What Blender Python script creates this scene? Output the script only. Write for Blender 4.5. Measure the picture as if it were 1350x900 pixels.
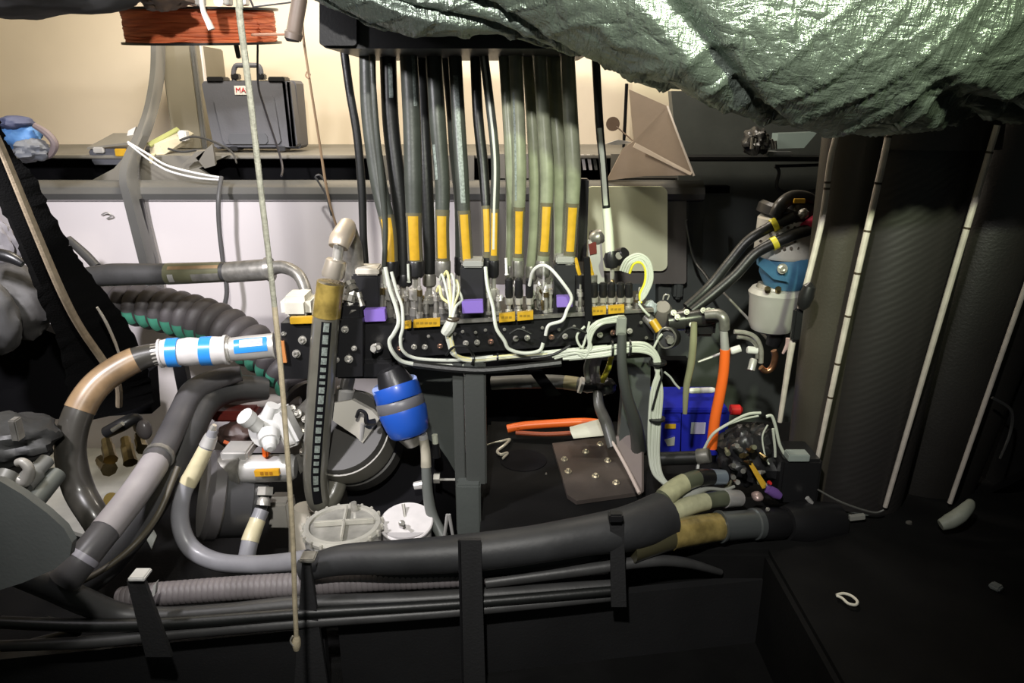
import bpy, bmesh, math, random
from mathutils import Vector, Matrix, noise
random.seed(7)
S = bpy.context.scene
for o in list(bpy.data.objects): bpy.data.objects.remove(o)
# ---------------------------------------------------------------- camera, light, exposure
CAM = Vector((0, 0, 1.5)); PITCH = math.radians(18); F = 975.0
cd = bpy.data.cameras.new('camera'); cam = bpy.data.objects.new('camera', cd); S.collection.objects.link(cam)
cd.sensor_width = 36; cd.lens = 26; cd.clip_start = .02
cam.location = CAM; cam.rotation_euler = (math.pi/2 - PITCH, 0, 0); S.camera = cam
S.view_settings.view_transform = 'Standard'; S.view_settings.look = 'None'
S.view_settings.exposure = 0.85; S.view_settings.gamma = 1
w = bpy.data.worlds.new('world'); S.world = w; w.use_nodes = True
w.node_tree.nodes['Background'].inputs[0].default_value = (.75, .85, .8, 1)
w.node_tree.nodes['Background'].inputs[1].default_value = .035
def lamp(name, kind, loc, tgt, power, col, size=.1, spot=None, blend=.5):
    l = bpy.data.lights.new(name, kind); o = bpy.data.objects.new(name, l); S.collection.objects.link(o)
    o.location = loc; l.energy = power; l.color = col
    o.rotation_euler = (Vector(tgt) - Vector(loc)).to_track_quat('-Z', 'Y').to_euler()
    if kind == 'AREA': l.size = size
    else: l.shadow_soft_size = size
    if spot: l.spot_size = math.radians(spot); l.spot_blend = blend
    return o
lamp('key_lamp', 'SPOT', (-.1, .12, 1.98), (-.08, 1.6, 1.17), 52, (1, .97, .92), .025, 84, .8)
lamp('shelf_lamp', 'POINT', (-.75, 2.0, 2.15), (0, 0, 0), 31, (1, .9, .74), .12)
lamp('locker_lamp', 'POINT', (.3, 2.05, 2.1), (0, 0, 0), 12, (1, .9, .78), .12)
lamp('left_fill', 'SPOT', (-.95, .8, 1.8), (-.62, 2.1, .95), 46, (1, .96, 1), .05, 92, .7)  # added fill, brightens the lower white panel
lamp('green_fill', 'SPOT', (.3, .1, 2.0), (.46, 1.9, 1.37), 54, (.88, 1, .64), .025, 52, .8)  # added greenish fill, tints and brightens the right side

# ---------------------------------------------------------------- materials
def mat(name, col, rough=.5, metal=0, bump=0, bscale=60, var=0, vscale=8, trans=0, coat=0, sheen=0, wave=None, col2=None, alpha=1, stretch=None):
    m = bpy.data.materials.new(name); m.use_nodes = True; nt = m.node_tree; b = nt.nodes['Principled BSDF']
    b.inputs['Base Color'].default_value = (*col, 1); b.inputs['Roughness'].default_value = rough; b.inputs['Metallic'].default_value = metal
    b.inputs['Transmission Weight'].default_value = trans; b.inputs['Coat Weight'].default_value = coat; b.inputs['Sheen Weight'].default_value = sheen
    b.inputs['Alpha'].default_value = alpha
    if rough >= .8: b.inputs['Specular IOR Level'].default_value = .08
    tc = nt.nodes.new('ShaderNodeTexCoord'); mp = nt.nodes.new('ShaderNodeMapping'); nt.links.new(tc.outputs['Object'], mp.inputs[0])
    if stretch: mp.inputs['Scale'].default_value = stretch[:3]; mp.inputs['Rotation'].default_value = stretch[3:6]
    if var:
        n = nt.nodes.new('ShaderNodeTexNoise'); n.inputs['Scale'].default_value = vscale; n.inputs['Detail'].default_value = 5
        r = nt.nodes.new('ShaderNodeMix'); r.data_type = 'RGBA'
        c2 = col2 or tuple(c*(1-var) for c in col)
        r.inputs[6].default_value = (*col, 1); r.inputs[7].default_value = (*c2, 1)
        cr_ = nt.nodes.new('ShaderNodeMapRange'); cr_.inputs[1].default_value = .35; cr_.inputs[2].default_value = .65
        nt.links.new(mp.outputs[0], n.inputs['Vector']); nt.links.new(n.outputs[0], cr_.inputs[0]); nt.links.new(cr_.outputs[0], r.inputs[0])
        nt.links.new(r.outputs[2], b.inputs['Base Color'])
    if bump or wave:
        bp = nt.nodes.new('ShaderNodeBump'); bp.inputs['Strength'].default_value = bump or .4; bp.inputs['Distance'].default_value = .002
        if wave:
            t = nt.nodes.new('ShaderNodeTexWave'); t.inputs['Scale'].default_value = wave; t.inputs['Distortion'].default_value = 2.5
            t.inputs['Detail'].default_value = 2; t.inputs['Detail Scale'].default_value = 1.2
        else:
            t = nt.nodes.new('ShaderNodeTexNoise'); t.inputs['Scale'].default_value = bscale; t.inputs['Detail'].default_value = 4
        nt.links.new(mp.outputs[0], t.inputs['Vector']); nt.links.new(t.outputs['Fac' if 'Fac' in t.outputs else 0], bp.inputs['Height'])
        nt.links.new(bp.outputs[0], b.inputs['Normal'])
    return m
cream = mat('cream_paint', (.78, .68, .53), .6, var=.12, vscale=2, bump=.05, bscale=30)
whitep = mat('white_panel', (.82, .77, .78), .35, var=.06, vscale=2)
greenlitp = mat('white_panel_greenlit', (.84, .88, .62), .5, var=.1, vscale=3)  # white sheet with greenish light mixed into its base colour
taupe = mat('taupe_paint', (.22, .20, .15), .55, var=.15, vscale=4)
ledge = mat('ledge_grey', (.13, .13, .125), .22, var=.3, vscale=3, bump=.08, bscale=80)
shelfm = mat('shelf_grey', (.2, .19, .165), .5, var=.25, vscale=5)
black = mat('black_void', (.006, .006, .007), .8)
blackp = mat('black_plastic', (.012, .012, .013), .35, bump=.1, bscale=200)
deckm = mat('deck_black', (.010, .010, .010), .85, bump=.3, bscale=150, var=.3)
dwall = mat('dark_bulkhead', (.085, .095, .088), .5, bump=.2, bscale=120, var=.25, vscale=6)
carbon = mat('carbon_weave', (.024, .022, .021), .45, wave=24, bump=.12, stretch=(.7, .3, 1.4, 0, math.radians(-35), 0))
tubelit = mat('carbon_tube_lit', (.06, .053, .042), .42, bump=.25, bscale=160, var=.25, vscale=5)  # carbon made lighter, light on the leading tube put in its colour
carbonp = mat('carbon_plain', (.024, .022, .02), .4, bump=.3, bscale=180, var=.3, vscale=5)
panelm = mat('front_panel', (.016, .016, .017), .55, bump=.3, bscale=220, var=.3, vscale=5)
rubber = mat('hose_black', (.012, .013, .0125), .42, bump=.15, bscale=150, var=.3, vscale=15)
rubberg = mat('hose_greengrey', (.058, .065, .055), .38, bump=.12, bscale=150, var=.3, vscale=15)
rubberlit = mat('hose_greengrey_lit', (.27, .29, .2), .3, var=.35, vscale=20, coat=.3)  # lighter hose colour, carries the light falling on the right group
greyhose = mat('hose_grey', (.27, .27, .29), .38, var=.2, vscale=15, coat=.2)
pinkhose = mat('hose_ribbed_grey', (.2, .18, .185), .5, var=.2, vscale=20)
dhose = mat('hose_dark_lit', (.055, .055, .055), .45, var=.35, vscale=12, bump=.2, bscale=90)
amber = mat('amber_sleeve', (.30, .22, .055), .25, var=.5, vscale=40, coat=.6)
brownh = mat('brown_hose', (.05, .047, .04), .3, var=.3, vscale=20, coat=.5)
tanhose = mat('tan_sleeve', (.33, .22, .12), .35, var=.5, vscale=14, coat=.4)
yel = mat('yellow_label', (.56, .33, .02), .4, var=.15, vscale=60)
yel2 = mat('bright_yellow', (.8, .72, .05), .4)
cream2 = mat('cream_sleeve', (.62, .56, .36), .4, var=.2, vscale=30)
purple = mat('purple_label', (.22, .14, .5), .5)
steel = mat('steel', (.68, .66, .6), .28, .6, var=.35, vscale=40)
steeld = mat('steel_dull', (.33, .32, .29), .38, .6, var=.4, vscale=50, bump=.1)
brass = mat('brass', (.42, .33, .16), .35, 1, var=.4, vscale=40)
alu = mat('aluminium', (.6, .59, .57), .4, .45, var=.15, vscale=20)
white = mat('white_plastic', (.7, .7, .68), .35, var=.08)
wcable = mat('white_cable', (.55, .58, .5), .4)
wcream = mat('cream_cord', (.56, .48, .33), .75, bump=.4, bscale=500, var=.3, vscale=80)
greyrope = mat('pale_rope', (.42, .42, .34), .8, bump=.6, bscale=400, var=.3, vscale=120)
blue = mat('blue_rubber', (.015, .085, .45), .35, coat=.3)
bluet = mat('blue_tape', (.03, .25, .72), .3)
bluebin = mat('blue_bin', (.015, .02, .36), .35)
bluec = mat('blue_clamp', (.06, .17, .30), .45, var=.25, vscale=30)
orange = mat('orange_plastic', (.86, .15, .02), .4)
owind = mat('orange_line', (.85, .22, .08), .6, var=.45, vscale=10, col2=(.55, .11, .04), stretch=(1, 1, 14, 0, 0, 0), bump=.5, bscale=40)
red = mat('red_plastic', (.55, .02, .02), .4)
dred = mat('dark_red', (.13, .02, .015), .4)
casem = mat('case_grey', (.095, .098, .115), .5, bump=.2, bscale=250)
foam = mat('white_foam', (.55, .53, .52), .6, bump=.3, bscale=60, var=.1)
glassy = mat('clear_plastic', (.75, .73, .64), .18, trans=.35, var=.15, vscale=30)
brownm = mat('brown_leather', (.12, .08, .055), .6, bump=.4, bscale=60)
tanp = mat('tan_canvas', (.27, .21, .16), .65, bump=.25, bscale=60, var=.2, vscale=5)
greenst = mat('green_stripe', (.07, .3, .2), .5, var=.3, vscale=30)
corr = mat('corrugated_rubber', (.075, .068, .07), .55, bump=.2, bscale=120)
printm = mat('hose_print', (.25, .29, .26), .5, var=.5, vscale=250)
ink = mat('ink', (.05, .035, .02), .6)
redink = mat('red_ink', (.5, .01, .02), .5)
fuzzy = mat('black_webbing', (.004, .004, .004), 1, bump=.6, bscale=300)
gplate = mat('grey_plate', (.2, .215, .215), .45, bump=.2, bscale=200, var=.2, vscale=6)
greyc = mat('grey_cloth', (.13, .13, .13), .8, bump=.6, bscale=25, var=.4, vscale=8)

# ---------------------------------------------------------------- helpers
cp, sp = math.cos(PITCH), math.sin(PITCH)
def ray(px, py):
    u, v = (px-675)/F, (450-py)/F
    return Vector((u, cp + v*sp, -sp + v*cp))
def P(px, py, Y):
    d = ray(px, py); return CAM + d*(Y/d.y)
def Pz(px, py, z):
    d = ray(px, py); return CAM + d*((z-CAM.z)/d.z)
def depth(p): q = p-CAM; return q.y*cp - q.z*sp
def pix(p):
    q = p-CAM; t = depth(p); return (675+F*q.x/t, 450-F*(q.y*sp+q.z*cp)/t)
def R(r, p): return r*depth(p)/F
class G:
    def __init__(s): s.v = []; s.f = []
    def ring(s, c, a, b, n): 
        i = len(s.v)
        for k in range(n):
            t = 2*math.pi*k/n; s.v.append(c + a*math.cos(t) + b*math.sin(t))
        return i
    def grid(s, rows, closed=False):
        i0 = len(s.v); n = len(rows[0])
        for r in rows: s.v += [Vector(p) for p in r]
        for i in range(len(rows)-1):
            for k in range(n if closed else n-1):
                a = i0+i*n+k; b = i0+i*n+(k+1) % n
                s.f.append((a, b, b+n, a+n))
        return s
    def poly(s, pts, ex):
        i = len(s.v); n = len(pts); ex = Vector(ex)
        s.v += [Vector(p) for p in pts] + [Vector(p)+ex for p in pts]
        s.f.append(tuple(range(i, i+n))); s.f.append(tuple(range(i+2*n-1, i+n-1, -1)))
        for k in range(n): j = (k+1) % n; s.f.append((i+j, i+k, i+n+k, i+n+j))
        return s
    def box(s, c, size, rot=None, bev=0):
        bm = bmesh.new(); bmesh.ops.create_cube(bm, size=1)
        for v in bm.verts: v.co = Vector((v.co.x*size[0], v.co.y*size[1], v.co.z*size[2]))
        if bev: bmesh.ops.bevel(bm, geom=bm.edges[:], offset=min(bev, min(size)*.45), segments=2, affect='EDGES')
        Mx = rot if rot else Matrix.Identity(3); i = len(s.v)
        bm.verts.index_update()
        s.v += [Mx @ v.co + Vector(c) for v in bm.verts]
        s.f += [tuple(i+v.index for v in f.verts) for f in bm.faces]; bm.free(); return s
    def lathe(s, p0, p1, prof, n=20, cap=True):
        ax = p1-p0; L = ax.length; d = ax.normalized()
        a = d.orthogonal().normalized(); b = d.cross(a)
        rows = []
        for t, r in prof:
            rows.append([p0+ax*t + (a*math.cos(2*math.pi*k/n)+b*math.sin(2*math.pi*k/n))*max(r, 1e-4) for k in range(n)])
        i = len(s.v); s.grid(rows, True)
        if not cap: return s
        s.f.append(tuple(range(i+n-1, i-1, -1))); m = len(s.v); s.f.append(tuple(range(m-n, m))); return s
    def tube(s, pts, rs, n=14):
        T = []
        for i in range(len(pts)):
            a = pts[max(i-1, 0)]; b = pts[min(i+1, len(pts)-1)]; t = (b-a)
            T.append(t.normalized() if t.length > 1e-9 else Vector((0, 0, 1)))
        u = T[0].orthogonal().normalized(); rows = []
        for i, p in enumerate(pts):
            u = (u - T[i]*u.dot(T[i])).normalized(); b = T[i].cross(u)
            rows.append([p + (u*math.cos(2*math.pi*k/n)+b*math.sin(2*math.pi*k/n))*rs[i] for k in range(n)])
        i = len(s.v); s.grid(rows, True)
        s.f.append(tuple(range(i+n-1, i-1, -1))); m = len(s.v); s.f.append(tuple(range(m-n, m))); return s
    def arc(s, pts, rs, d=Vector((0, -1, .3)), half=40, k=1.03, n=8):
        rows = []
        for i, p in enumerate(pts):
            a = pts[max(i-1, 0)]; b = pts[min(i+1, len(pts)-1)]; T = (b-a).normalized()
            u = (d - T*d.dot(T)).normalized(); w_ = T.cross(u)
            rows.append([p + (u*math.cos(t)+w_*math.sin(t))*rs[i]*k for t in [math.radians(half)*(2*j/n-1) for j in range(n+1)]])
        return s.grid(rows)
class Path:
    def __init__(s, ctl=None, sub=12, world=None):
        s.p = []; s.r = []; s.u = []
        if ctl is None: return
        C = [(P(c[0], c[1], c[2]), c[3]) for c in ctl] if not world else [(Vector(c[:3]), c[3]) for c in ctl]
        C = [(p, R(r, p)) if not world else (p, r) for p, r in C]
        n = len(C)
        for i in range(n-1):
            q = [C[max(i-1, 0)], C[i], C[i+1], C[min(i+2, n-1)]]
            for k in range(sub + (1 if i == n-2 else 0)):
                t = k/sub
                f = lambda a, b, c, d: .5*((2*b) + (c-a)*t + (2*a-5*b+4*c-d)*t*t + (3*b-a-3*c+d)*t**3)
                s.p.append(f(*[x[0] for x in q])); s.r.append(max(q[1][1]*(1-t)+q[2][1]*t, 1e-4)); s.u.append(i+t)
    def cut(s, ok):
        o = Path(); 
        for p, r, u in zip(s.p, s.r, s.u):
            if ok(p, u): o.p.append(p); o.r.append(r); o.u.append(u)
        return o
    def y(s, a, b, u0=-1, u1=99): return s.cut(lambda p, u: a <= pix(p)[1] <= b and u0 <= u <= u1)
    def x(s, a, b, u0=-1, u1=99): return s.cut(lambda p, u: a <= pix(p)[0] <= b and u0 <= u <= u1)
    def uu(s, a, b): return s.cut(lambda p, u: a <= u <= b)
    def g(s, k=1, n=14): return G().tube(s.p, [r*k for r in s.r], n)
    def rib(s, pitch, amp, n=18, k=1):
        pts = [s.p[0]]; rs = [s.r[0]]; L = 0; acc = 0; step = pitch/8; out = [(s.p[0], s.r[0], 0)]
        for i in range(1, len(s.p)):
            a, b = s.p[i-1], s.p[i]; d = (b-a).length; x = step-acc
            while x <= d:
                L += step; out.append((a.lerp(b, x/d), s.r[i-1]+(s.r[i]-s.r[i-1])*x/d, L)); x += step
            acc = d-(x-step)
        return G().tube([o[0] for o in out], [o[1]*k*(1-amp+amp*math.sqrt(abs(math.sin(math.pi*o[2]/pitch)))) for o in out], n)
def link(name, g, m, parent=None, sharp=35, kind=None):
    off = Vector((0, 0, 0))
    if parent: off = parent.get('w') or WL[parent]
    else:
        n = len(g.v); zs = min(v.z for v in g.v)
        off = Vector((sum(v.x for v in g.v)/n, sum(v.y for v in g.v)/n, zs))
    me = bpy.data.meshes.new(name); me.from_pydata([v-off for v in g.v], [], g.f); me.update()
    bm = bmesh.new(); bm.from_mesh(me); bmesh.ops.recalc_face_normals(bm, faces=bm.faces[:]); bm.to_mesh(me); bm.free()
    me.polygons.foreach_set('use_smooth', [True]*len(me.polygons)); me.set_sharp_from_angle(angle=math.radians(sharp))
    me.materials.append(m)
    o = bpy.data.objects.new(name, me); S.collection.objects.link(o)
    if parent: o.parent = parent; WL[o] = off
    else: o.location = off; WL[o] = off
    if kind: o['kind'] = kind
    return o
WL = {}
def T(name, label, cat, loc, group=None):
    o = bpy.data.objects.new(name, None); o.empty_display_size = .02; S.collection.objects.link(o); o.location = loc; WL[o] = Vector(loc)
    o['label'] = label; o['category'] = cat
    if group: o['group'] = group
    return o
def one(name, g, m, label, cat, group=None, kind=None, sharp=35):
    o = link(name, g, m, None, sharp); o['label'] = label; o['category'] = cat
    if group: o['group'] = group
    if kind: o['kind'] = kind
    return o
def struct(name, g, m, parent=None): return link(name, g, m, parent, kind='structure')
def pbox(x0, x1, y0, y1, Y, dp, bev=.003, g=None, roll=0):
    """box whose front face spans those pixels at depth Y and runs dp metres back"""
    a = P((x0+x1)/2, y0, Y); b = P((x0+x1)/2, y1, Y); c = (a+b)/2
    wd = R(abs(x1-x0), c); return (g or G()).box(c+Vector((0, dp/2, 0)), (wd, dp, (a-b).length), Matrix.Rotation(math.radians(roll), 3, 'Y') if roll else None, bev)
def ppoly(pts, Y, dp, g=None):
    return (g or G()).poly([P(p[0], p[1], p[2] if len(p) > 2 else Y) for p in pts], (0, dp, 0))
def cyl(a, b, prof, n=20, g=None, cap=True):
    p0, p1 = P(*a), P(*b); s = depth((p0+p1)/2)/F
    return (g or G()).lathe(p0, p1, [(t, r*s) for t, r in prof], n, cap)
def bolt(c, d, r, parent, name='bolt', m=None):
    """hex/socket bolt head: washer, head and recess in one mesh"""
    d = Vector(d).normalized(); g = G().lathe(c, c+d*r*.4, [(0, r*1.5), (1, r*1.5)], 14)
    g.lathe(c+d*r*.4, c+d*r*1.4, [(0, r), (.8, r), (1, r*.9), (1, r*.5), (.5, r*.5)], 6)
    return link(name, g, m or steel, parent, 20)
def fn(o): return o
# ================================================================ SETTING
g = G().box((0, 2.96, 1.75), (4.4, .1, 1.7)); struct('wall_back', g, cream)
g = G().box((.0, 3.0, 2.62), (4, 6, .06)); struct('ceiling', g, taupe)
g = G().box((-2.15, 1.2, 1.3), (.06, 4.2, 2.7)); struct('wall_left', g, taupe)
g = G().box((2.15, 1.2, 1.3), (.06, 4.2, 2.7)); struct('wall_right', g, deckm)
struct('floor', G().box((0, 1.2, .36), (4.4, 4.2, .08)), deckm)
# lower locker front: white sheets either side of the rib, one with green light in its colour at the right
zt = P(300, 262, 2.2).z
struct('wall_back_lower', G().box((-.955, 2.225, (zt+.4)/2), (2.31, .05, zt-.4)), whitep)
pts = []
def rrect(x0, x1, y0, y1, r, Y, n=5):
    o = []
    for cx, cy, a0 in ((x1-r, y0+r, -90), (x1-r, y1-r, 0), (x0+r, y1-r, 90), (x0+r, y0+r, 180)):
        for k in range(n+1):
            a = math.radians(a0+90*k/n); o.append(P(cx+r*math.cos(a), cy+r*math.sin(a), Y))
    return o
th = T('trim_9', 'green-lit white rounded cover panel behind the right hoses', 'panel', P(810, 358, 2.17))
del th['category'], th['label']; th['kind'] = 'structure'
struct('panel', G().poly(rrect(772, 880, 246, 357, 9, 2.17), (0, .02, 0)), greenlitp, th)
struct('panel', G().poly(rrect(600, 905, 243, 374, 4, 2.195), (0, .02, 0)), mat('grey_backing', (.17, .16, .145), .4, var=.2), th)
# shelf: top plate, ledge roll, dark openings between
zs = P(400, 205, 2.3).z
struct('trim_1', G().box((-.65, 2.62, zs-.005), (2.7, .62, .010), None, .003), shelfm)
g = G()
for x0, x1 in ((-1.5, -1.06), (-.78, -.3), (-.02, .02), (.35, .43)): pass
prof = [(2.27, P(400, 236, 2.25).z-.004), (2.21, P(400, 238, 2.2).z), (2.178, P(400, 246, 2.2).z), (2.17, P(400, 254, 2.2).z), (2.178, P(400, 262, 2.2).z), (2.2, P(400, 266, 2.2).z), (2.27, P(400, 266, 2.2).z)]
g = G().grid([[Vector((x, y, z)) for y, z in prof] for x in [-2.0, -1.2, -.9, -.6, -.3, 0, .3, .56]], True)
struct('trim_2', g, ledge)
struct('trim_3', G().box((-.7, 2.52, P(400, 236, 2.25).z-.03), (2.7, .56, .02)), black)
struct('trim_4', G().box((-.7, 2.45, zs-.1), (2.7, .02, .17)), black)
# grey fascia between the openings
fz = [(205, 206), (162, 222), (120, 236), (250, 238), (252, 225), (300, 207)]
g = G(); g.poly([P(x, y, 2.29) for x, y in ((120, 238), (150, 222), (165, 205), (300, 205), (262, 222), (285, 238))], (0, .02, 0)); struct('trim_5', g, shelfm)
g = G(); g.poly([P(x, y, 2.3) for x, y in ((505, 205), (625, 205), (625, 237), (505, 237))], (0, .02, 0)); struct('trim_5', g, shelfm)
g = G()
for a, b in ((650, 668), (690, 760), (806, 912)): g.poly([P(x, y, 2.3) for x, y in ((a, 203), (b, 203), (b, 235), (a, 235))], (0, .02, 0))
struct('trim_5', g, shelfm)
# louvre slats in the right vent
vt = T('trim_6', 'x', 'x', P(775, 225, 2.33)); del vt['category'], vt['label']; vt['kind'] = 'structure'
for k, x in enumerate((766, 774, 781, 789)):
    link('slat', G().poly([P(x, 204, 2.32), P(x+4, 204, 2.32), P(x+7, 224, 2.32), P(x+3, 224, 2.32)], (0, .012, 0)), whitep if k != 2 else ledge, vt)
# curved frame rib at the left, in front of the shelf and down the lower panel
pth = Path([(204, 50, 2.5, 5), (203, 95, 2.45, 5), (196, 138, 2.38, 5), (185, 172, 2.28, 6), (169, 207, 2.18, 6.5), (164, 236, 2.14, 7), (170, 262, 2.13, 8), (182, 310, 2.13, 8), (193, 355, 2.13, 8), (201, 400, 2.13, 8)], 8)
g = G(); rows = []
for i, p in enumerate(pth.p):
    a = pth.p[max(i-1, 0)]; b = pth.p[min(i+1, len(pth.p)-1)]; t = (b-a).normalized(); n = t.cross(Vector((0, 1, 0))).normalized(); r = pth.r[i]
    rows.append([p-n*r, p-n*r*.7+Vector((0, -.01, 0)), p+n*r*.7+Vector((0, -.01, 0)), p+n*r, p+n*r+Vector((0, .05, 0)), p-n*r+Vector((0, .05, 0))])
struct('trim_7', g.grid(rows, True), ledge)
pth2 = Path([(213, 55, 2.6, 3), (211, 100, 2.55, 3), (205, 140, 2.45, 3.5), (194, 175, 2.35, 4), (184, 203, 2.28, 4)], 6)
struct('trim_7', pth2.g(), cream)
pr = Path([(183, 262, 2.16, 5), (192, 310, 2.16, 5), (203, 355, 2.16, 5), (208, 400, 2.16, 5)], 6); struct('trim_7', pr.g(), blackp)
struct('trim_8', pbox(219, 259, 58, 196, 2.62, .3, .004), taupe)
struct('trim_8', pbox(258, 264, 55, 198, 2.6, .02, .004), ledge)
struct('trim_8', pbox(266, 268, 55, 120, 2.7, .02, .001), whitep)
struct('trim_8', pbox(823, 826, 110, 200, 2.7, .02, .001), black)
struct('trim_8', pbox(827, 832, 110, 182, 2.7, .02, .001), cream)
# dark bulkhead at the right
g = G().poly([P(885, 120, 2.32), P(1350, 120, 2.32), P(1500, 300, 2.3), P(1500, 700, 2.2), P(865, 700, 2.22), P(868, 380, 2.23), P(900, 300, 2.26)], (0, .05, 0)); struct('wall_right', g, dwall)
struct('trim_10', G().box(P(1010, 208, 2.2), (.55, .12, .012), None, .004), blackp)
fr = Path([(1022, 219, 2.24, 2.2), (1027, 226, 2.24, 2.2), (1029, 251, 2.24, 2.2), (1092, 250, 2.24, 2.2)], 8); g = fr.g(1, 6)
fr = Path([(1022, 219, 2.24, 2.2), (1060, 218, 2.24, 2.2), (1092, 217, 2.24, 2.2)], 4); g.tube(fr.p, fr.r, 6); struct('trim_11', g, dhose)
struct('trim_12', pbox(893, 905, 255, 395, 2.2, .06, .008), dwall)
# black raised decks
zd = .62
struct('floor', G().box((.25, 1.64, zd-.12), (.64, .66, .24), None, .01), deckm)
struct('floor', G().box((1.2, 1.38, zd-.121), (1.36, 1.18, .24), None, .01), deckm)
struct('wall_back', G().box((.2, 2.03, .67), (.62, .04, .24)), black)
# carbon web plate, grey post under the manifold
struct('trim_13', ppoly([(500, 480), (606, 480), (606, 600), (640, 720), (560, 720), (570, 600), (545, 560)], 1.62, .012), dwall)
g = pbox(613, 641, 478, 640, 1.46, .03, .004); pbox(599, 613, 478, 700, 1.475, .02, .002, g); struct('trim_14', g, mat('post_grey', (.06, .065, .06), .5, bump=.2, bscale=150))
struct('trim_14', pbox(602, 634, 640, 712, 1.44, .04, .004), dwall)
# white moulded floor at the lower left, dark sump around it
struct('floor', G().poly([Pz(x, y, .405) for x, y in ((40, 545), (225, 545), (205, 600), (195, 640), (120, 712), (50, 690))], (0, 0, .012)), mat('white_floor', (.5, .5, .45), .6, var=.3, vscale=9))
# front panel of the tray
zp = .545
def fp(x, Ya, za): return Vector((x, Ya, za))
def tray(X): return 1.11 + (X+.78)*.15
g = G().poly([fp(-1.3, tray(-1.3), zp), fp(-.36, tray(-.36), zp), fp(-.36, tray(-.36), .1), fp(-1.3, tray(-1.3), .1)], (0, .02, 0)); struct('trim_15', g, panelm)
g = G().poly([fp(-.33, tray(-.33)-.01, zp+.01), fp(-.06, tray(-.06)-.01, zp+.01), fp(-.06, tray(-.06)-.01, .1), fp(-.33, tray(-.33)-.01, .1)], (0, .02, 0)); struct('trim_15', g, panelm)
g = G().poly([fp(-.05, tray(-.05)-.004, zp+.012), fp(.54, tray(.54), zp+.012), fp(.54, tray(.54), .1), fp(-.05, tray(-.05)-.004, .1)], (0, .02, 0)); struct('trim_15', g, panelm)
# right hull frame: faint curved edge beyond the mast
struct('trim_16', Path([(1308, 524, 1.45, 2), (1333, 541, 1.45, 2.4), (1332, 570, 1.45, 2), (1318, 605, 1.42, 1.5)], 6).g(1, 6), mat('faint_edge', (.04, .04, .04), .4))
struct('wall_right', G().poly([P(1290, 150, 1.75), P(1420, 150, 1.6), P(1480, 560, 1.35), P(1330, 640, 1.5), P(1230, 680, 1.75)], (.05, .06, 0)), deckm)
# black overhead housing the hoses come out of
hs = T('overhead_housing', 'black overhead box with rounded corner above the vertical hoses', 'housing', P(560, 60, 1.5))
def rpoly(x0, x1, y0, y1, r, Y): return rrect(x0, x1, y0, y1, r, Y)
link('housing_shell', G().poly(rpoly(423, 795, -80, 64, 10, 1.36), (0, .40, 0)), blackp, hs)
link('fascia', G().poly(rpoly(421, 470, -20, 60, 5, 1.345), (0, .012, 0)), blackp, hs)
# ================================================================ TARP
def tarp():
    bot = [(380, -30), (440, 3), (480, 22), (520, 36), (560, 45), (610, 47), (655, 50), (675, 58), (720, 78), (760, 95), (830, 121), (900, 145), (960, 160), (1030, 169), (1120, 172), (1250, 168), (1400, 160), (1560, 150)]
    def bt(x):
        for (a, ya), (b, yb) in zip(bot, bot[1:]):
            if a <= x <= b: t = (x-a)/(b-a); return ya+(yb-ya)*t
        return bot[-1][1]
    rows = []; NX, NA = 330, 130
    for i in range(NX+1):
        x = 400 + (1540-400)*i/NX; Y0 = 1.26 - .10*min(max((x-650)/500, 0), 1)
        b = P(x, bt(x), Y0); rad = .05 + .125*min(max((x-480)/420, 0), 1)
        row = []
        for k in range(NA+1):
            a = math.radians(200 - 330*k/NA) - math.radians(90)   # from behind, under, up the front and over
            cz = math.sin(a); cy = math.cos(a)
            p = Vector((b.x, b.y - cy*rad*1.05*1, b.z + rad + cz*rad))
            q = Vector((p.x*5, k*.035, 0))
            # large diagonal folds, each a sharp crease between soft bellies
            d = noise.noise(Vector((p.x*2.2 - k*.010, k*.012, 3)))*.040
            f = abs(noise.noise(Vector((p.x*4.6 - k*.040, k*.012+7, 0)))); d += (.16-min(f, .16))*-.17
            f2 = abs(noise.noise(Vector((p.x*13 + k*.05, k*.05, 9)))); d += (.12-min(f2, .12))*.06
            d += noise.noise(Vector((p.x*34, k*.16, 2)))*.0022 + noise.noise(Vector((p.x*85, k*.34, 5)))*.0010
            w_ = min(1, max(.12, (k-30)/25))*(.35+.65*min(1, rad/.17))
            nrm = Vector((0, -cy, cz)); row.append(p + nrm*d*w_)
        rows.append(row)
    return G().grid(rows)
m = bpy.data.materials.new('crinkled_tarp'); m.use_nodes = True; nt = m.node_tree; b = nt.nodes['Principled BSDF']
b.inputs['Base Color'].default_value = (.23, .275, .24, 1); b.inputs['Metallic'].default_value = .75; b.inputs['Roughness'].default_value = .3
tc = nt.nodes.new('ShaderNodeTexCoord')
def nz(scale, sc, rot, det=3, ridge=True):
    mp = nt.nodes.new('ShaderNodeMapping'); mp.inputs['Scale'].default_value = sc; mp.inputs['Rotation'].default_value = rot; nt.links.new(tc.outputs['Object'], mp.inputs[0])
    n = nt.nodes.new('ShaderNodeTexNoise'); n.inputs['Scale'].default_value = scale; n.inputs['Detail'].default_value = det; n.inputs['Distortion'].default_value = .6; nt.links.new(mp.outputs[0], n.inputs['Vector'])
    a = nt.nodes.new('ShaderNodeMath'); a.operation = 'SUBTRACT'; a.inputs[1].default_value = .5; nt.links.new(n.outputs[0], a.inputs[0])
    c = nt.nodes.new('ShaderNodeMath'); c.operation = 'ABSOLUTE'; nt.links.new(a.outputs[0], c.inputs[0]); return c
H = [nz(60, (2.2, .35, .35), (0, .25, 0)), nz(55, (.4, 1.8, 1.8), (0, -.2, 0)), nz(17, (1, 1, 1), (0, .5, 0), 2), nz(150, (1, 1, 1), (0, 0, 0))]
prev = None
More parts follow.
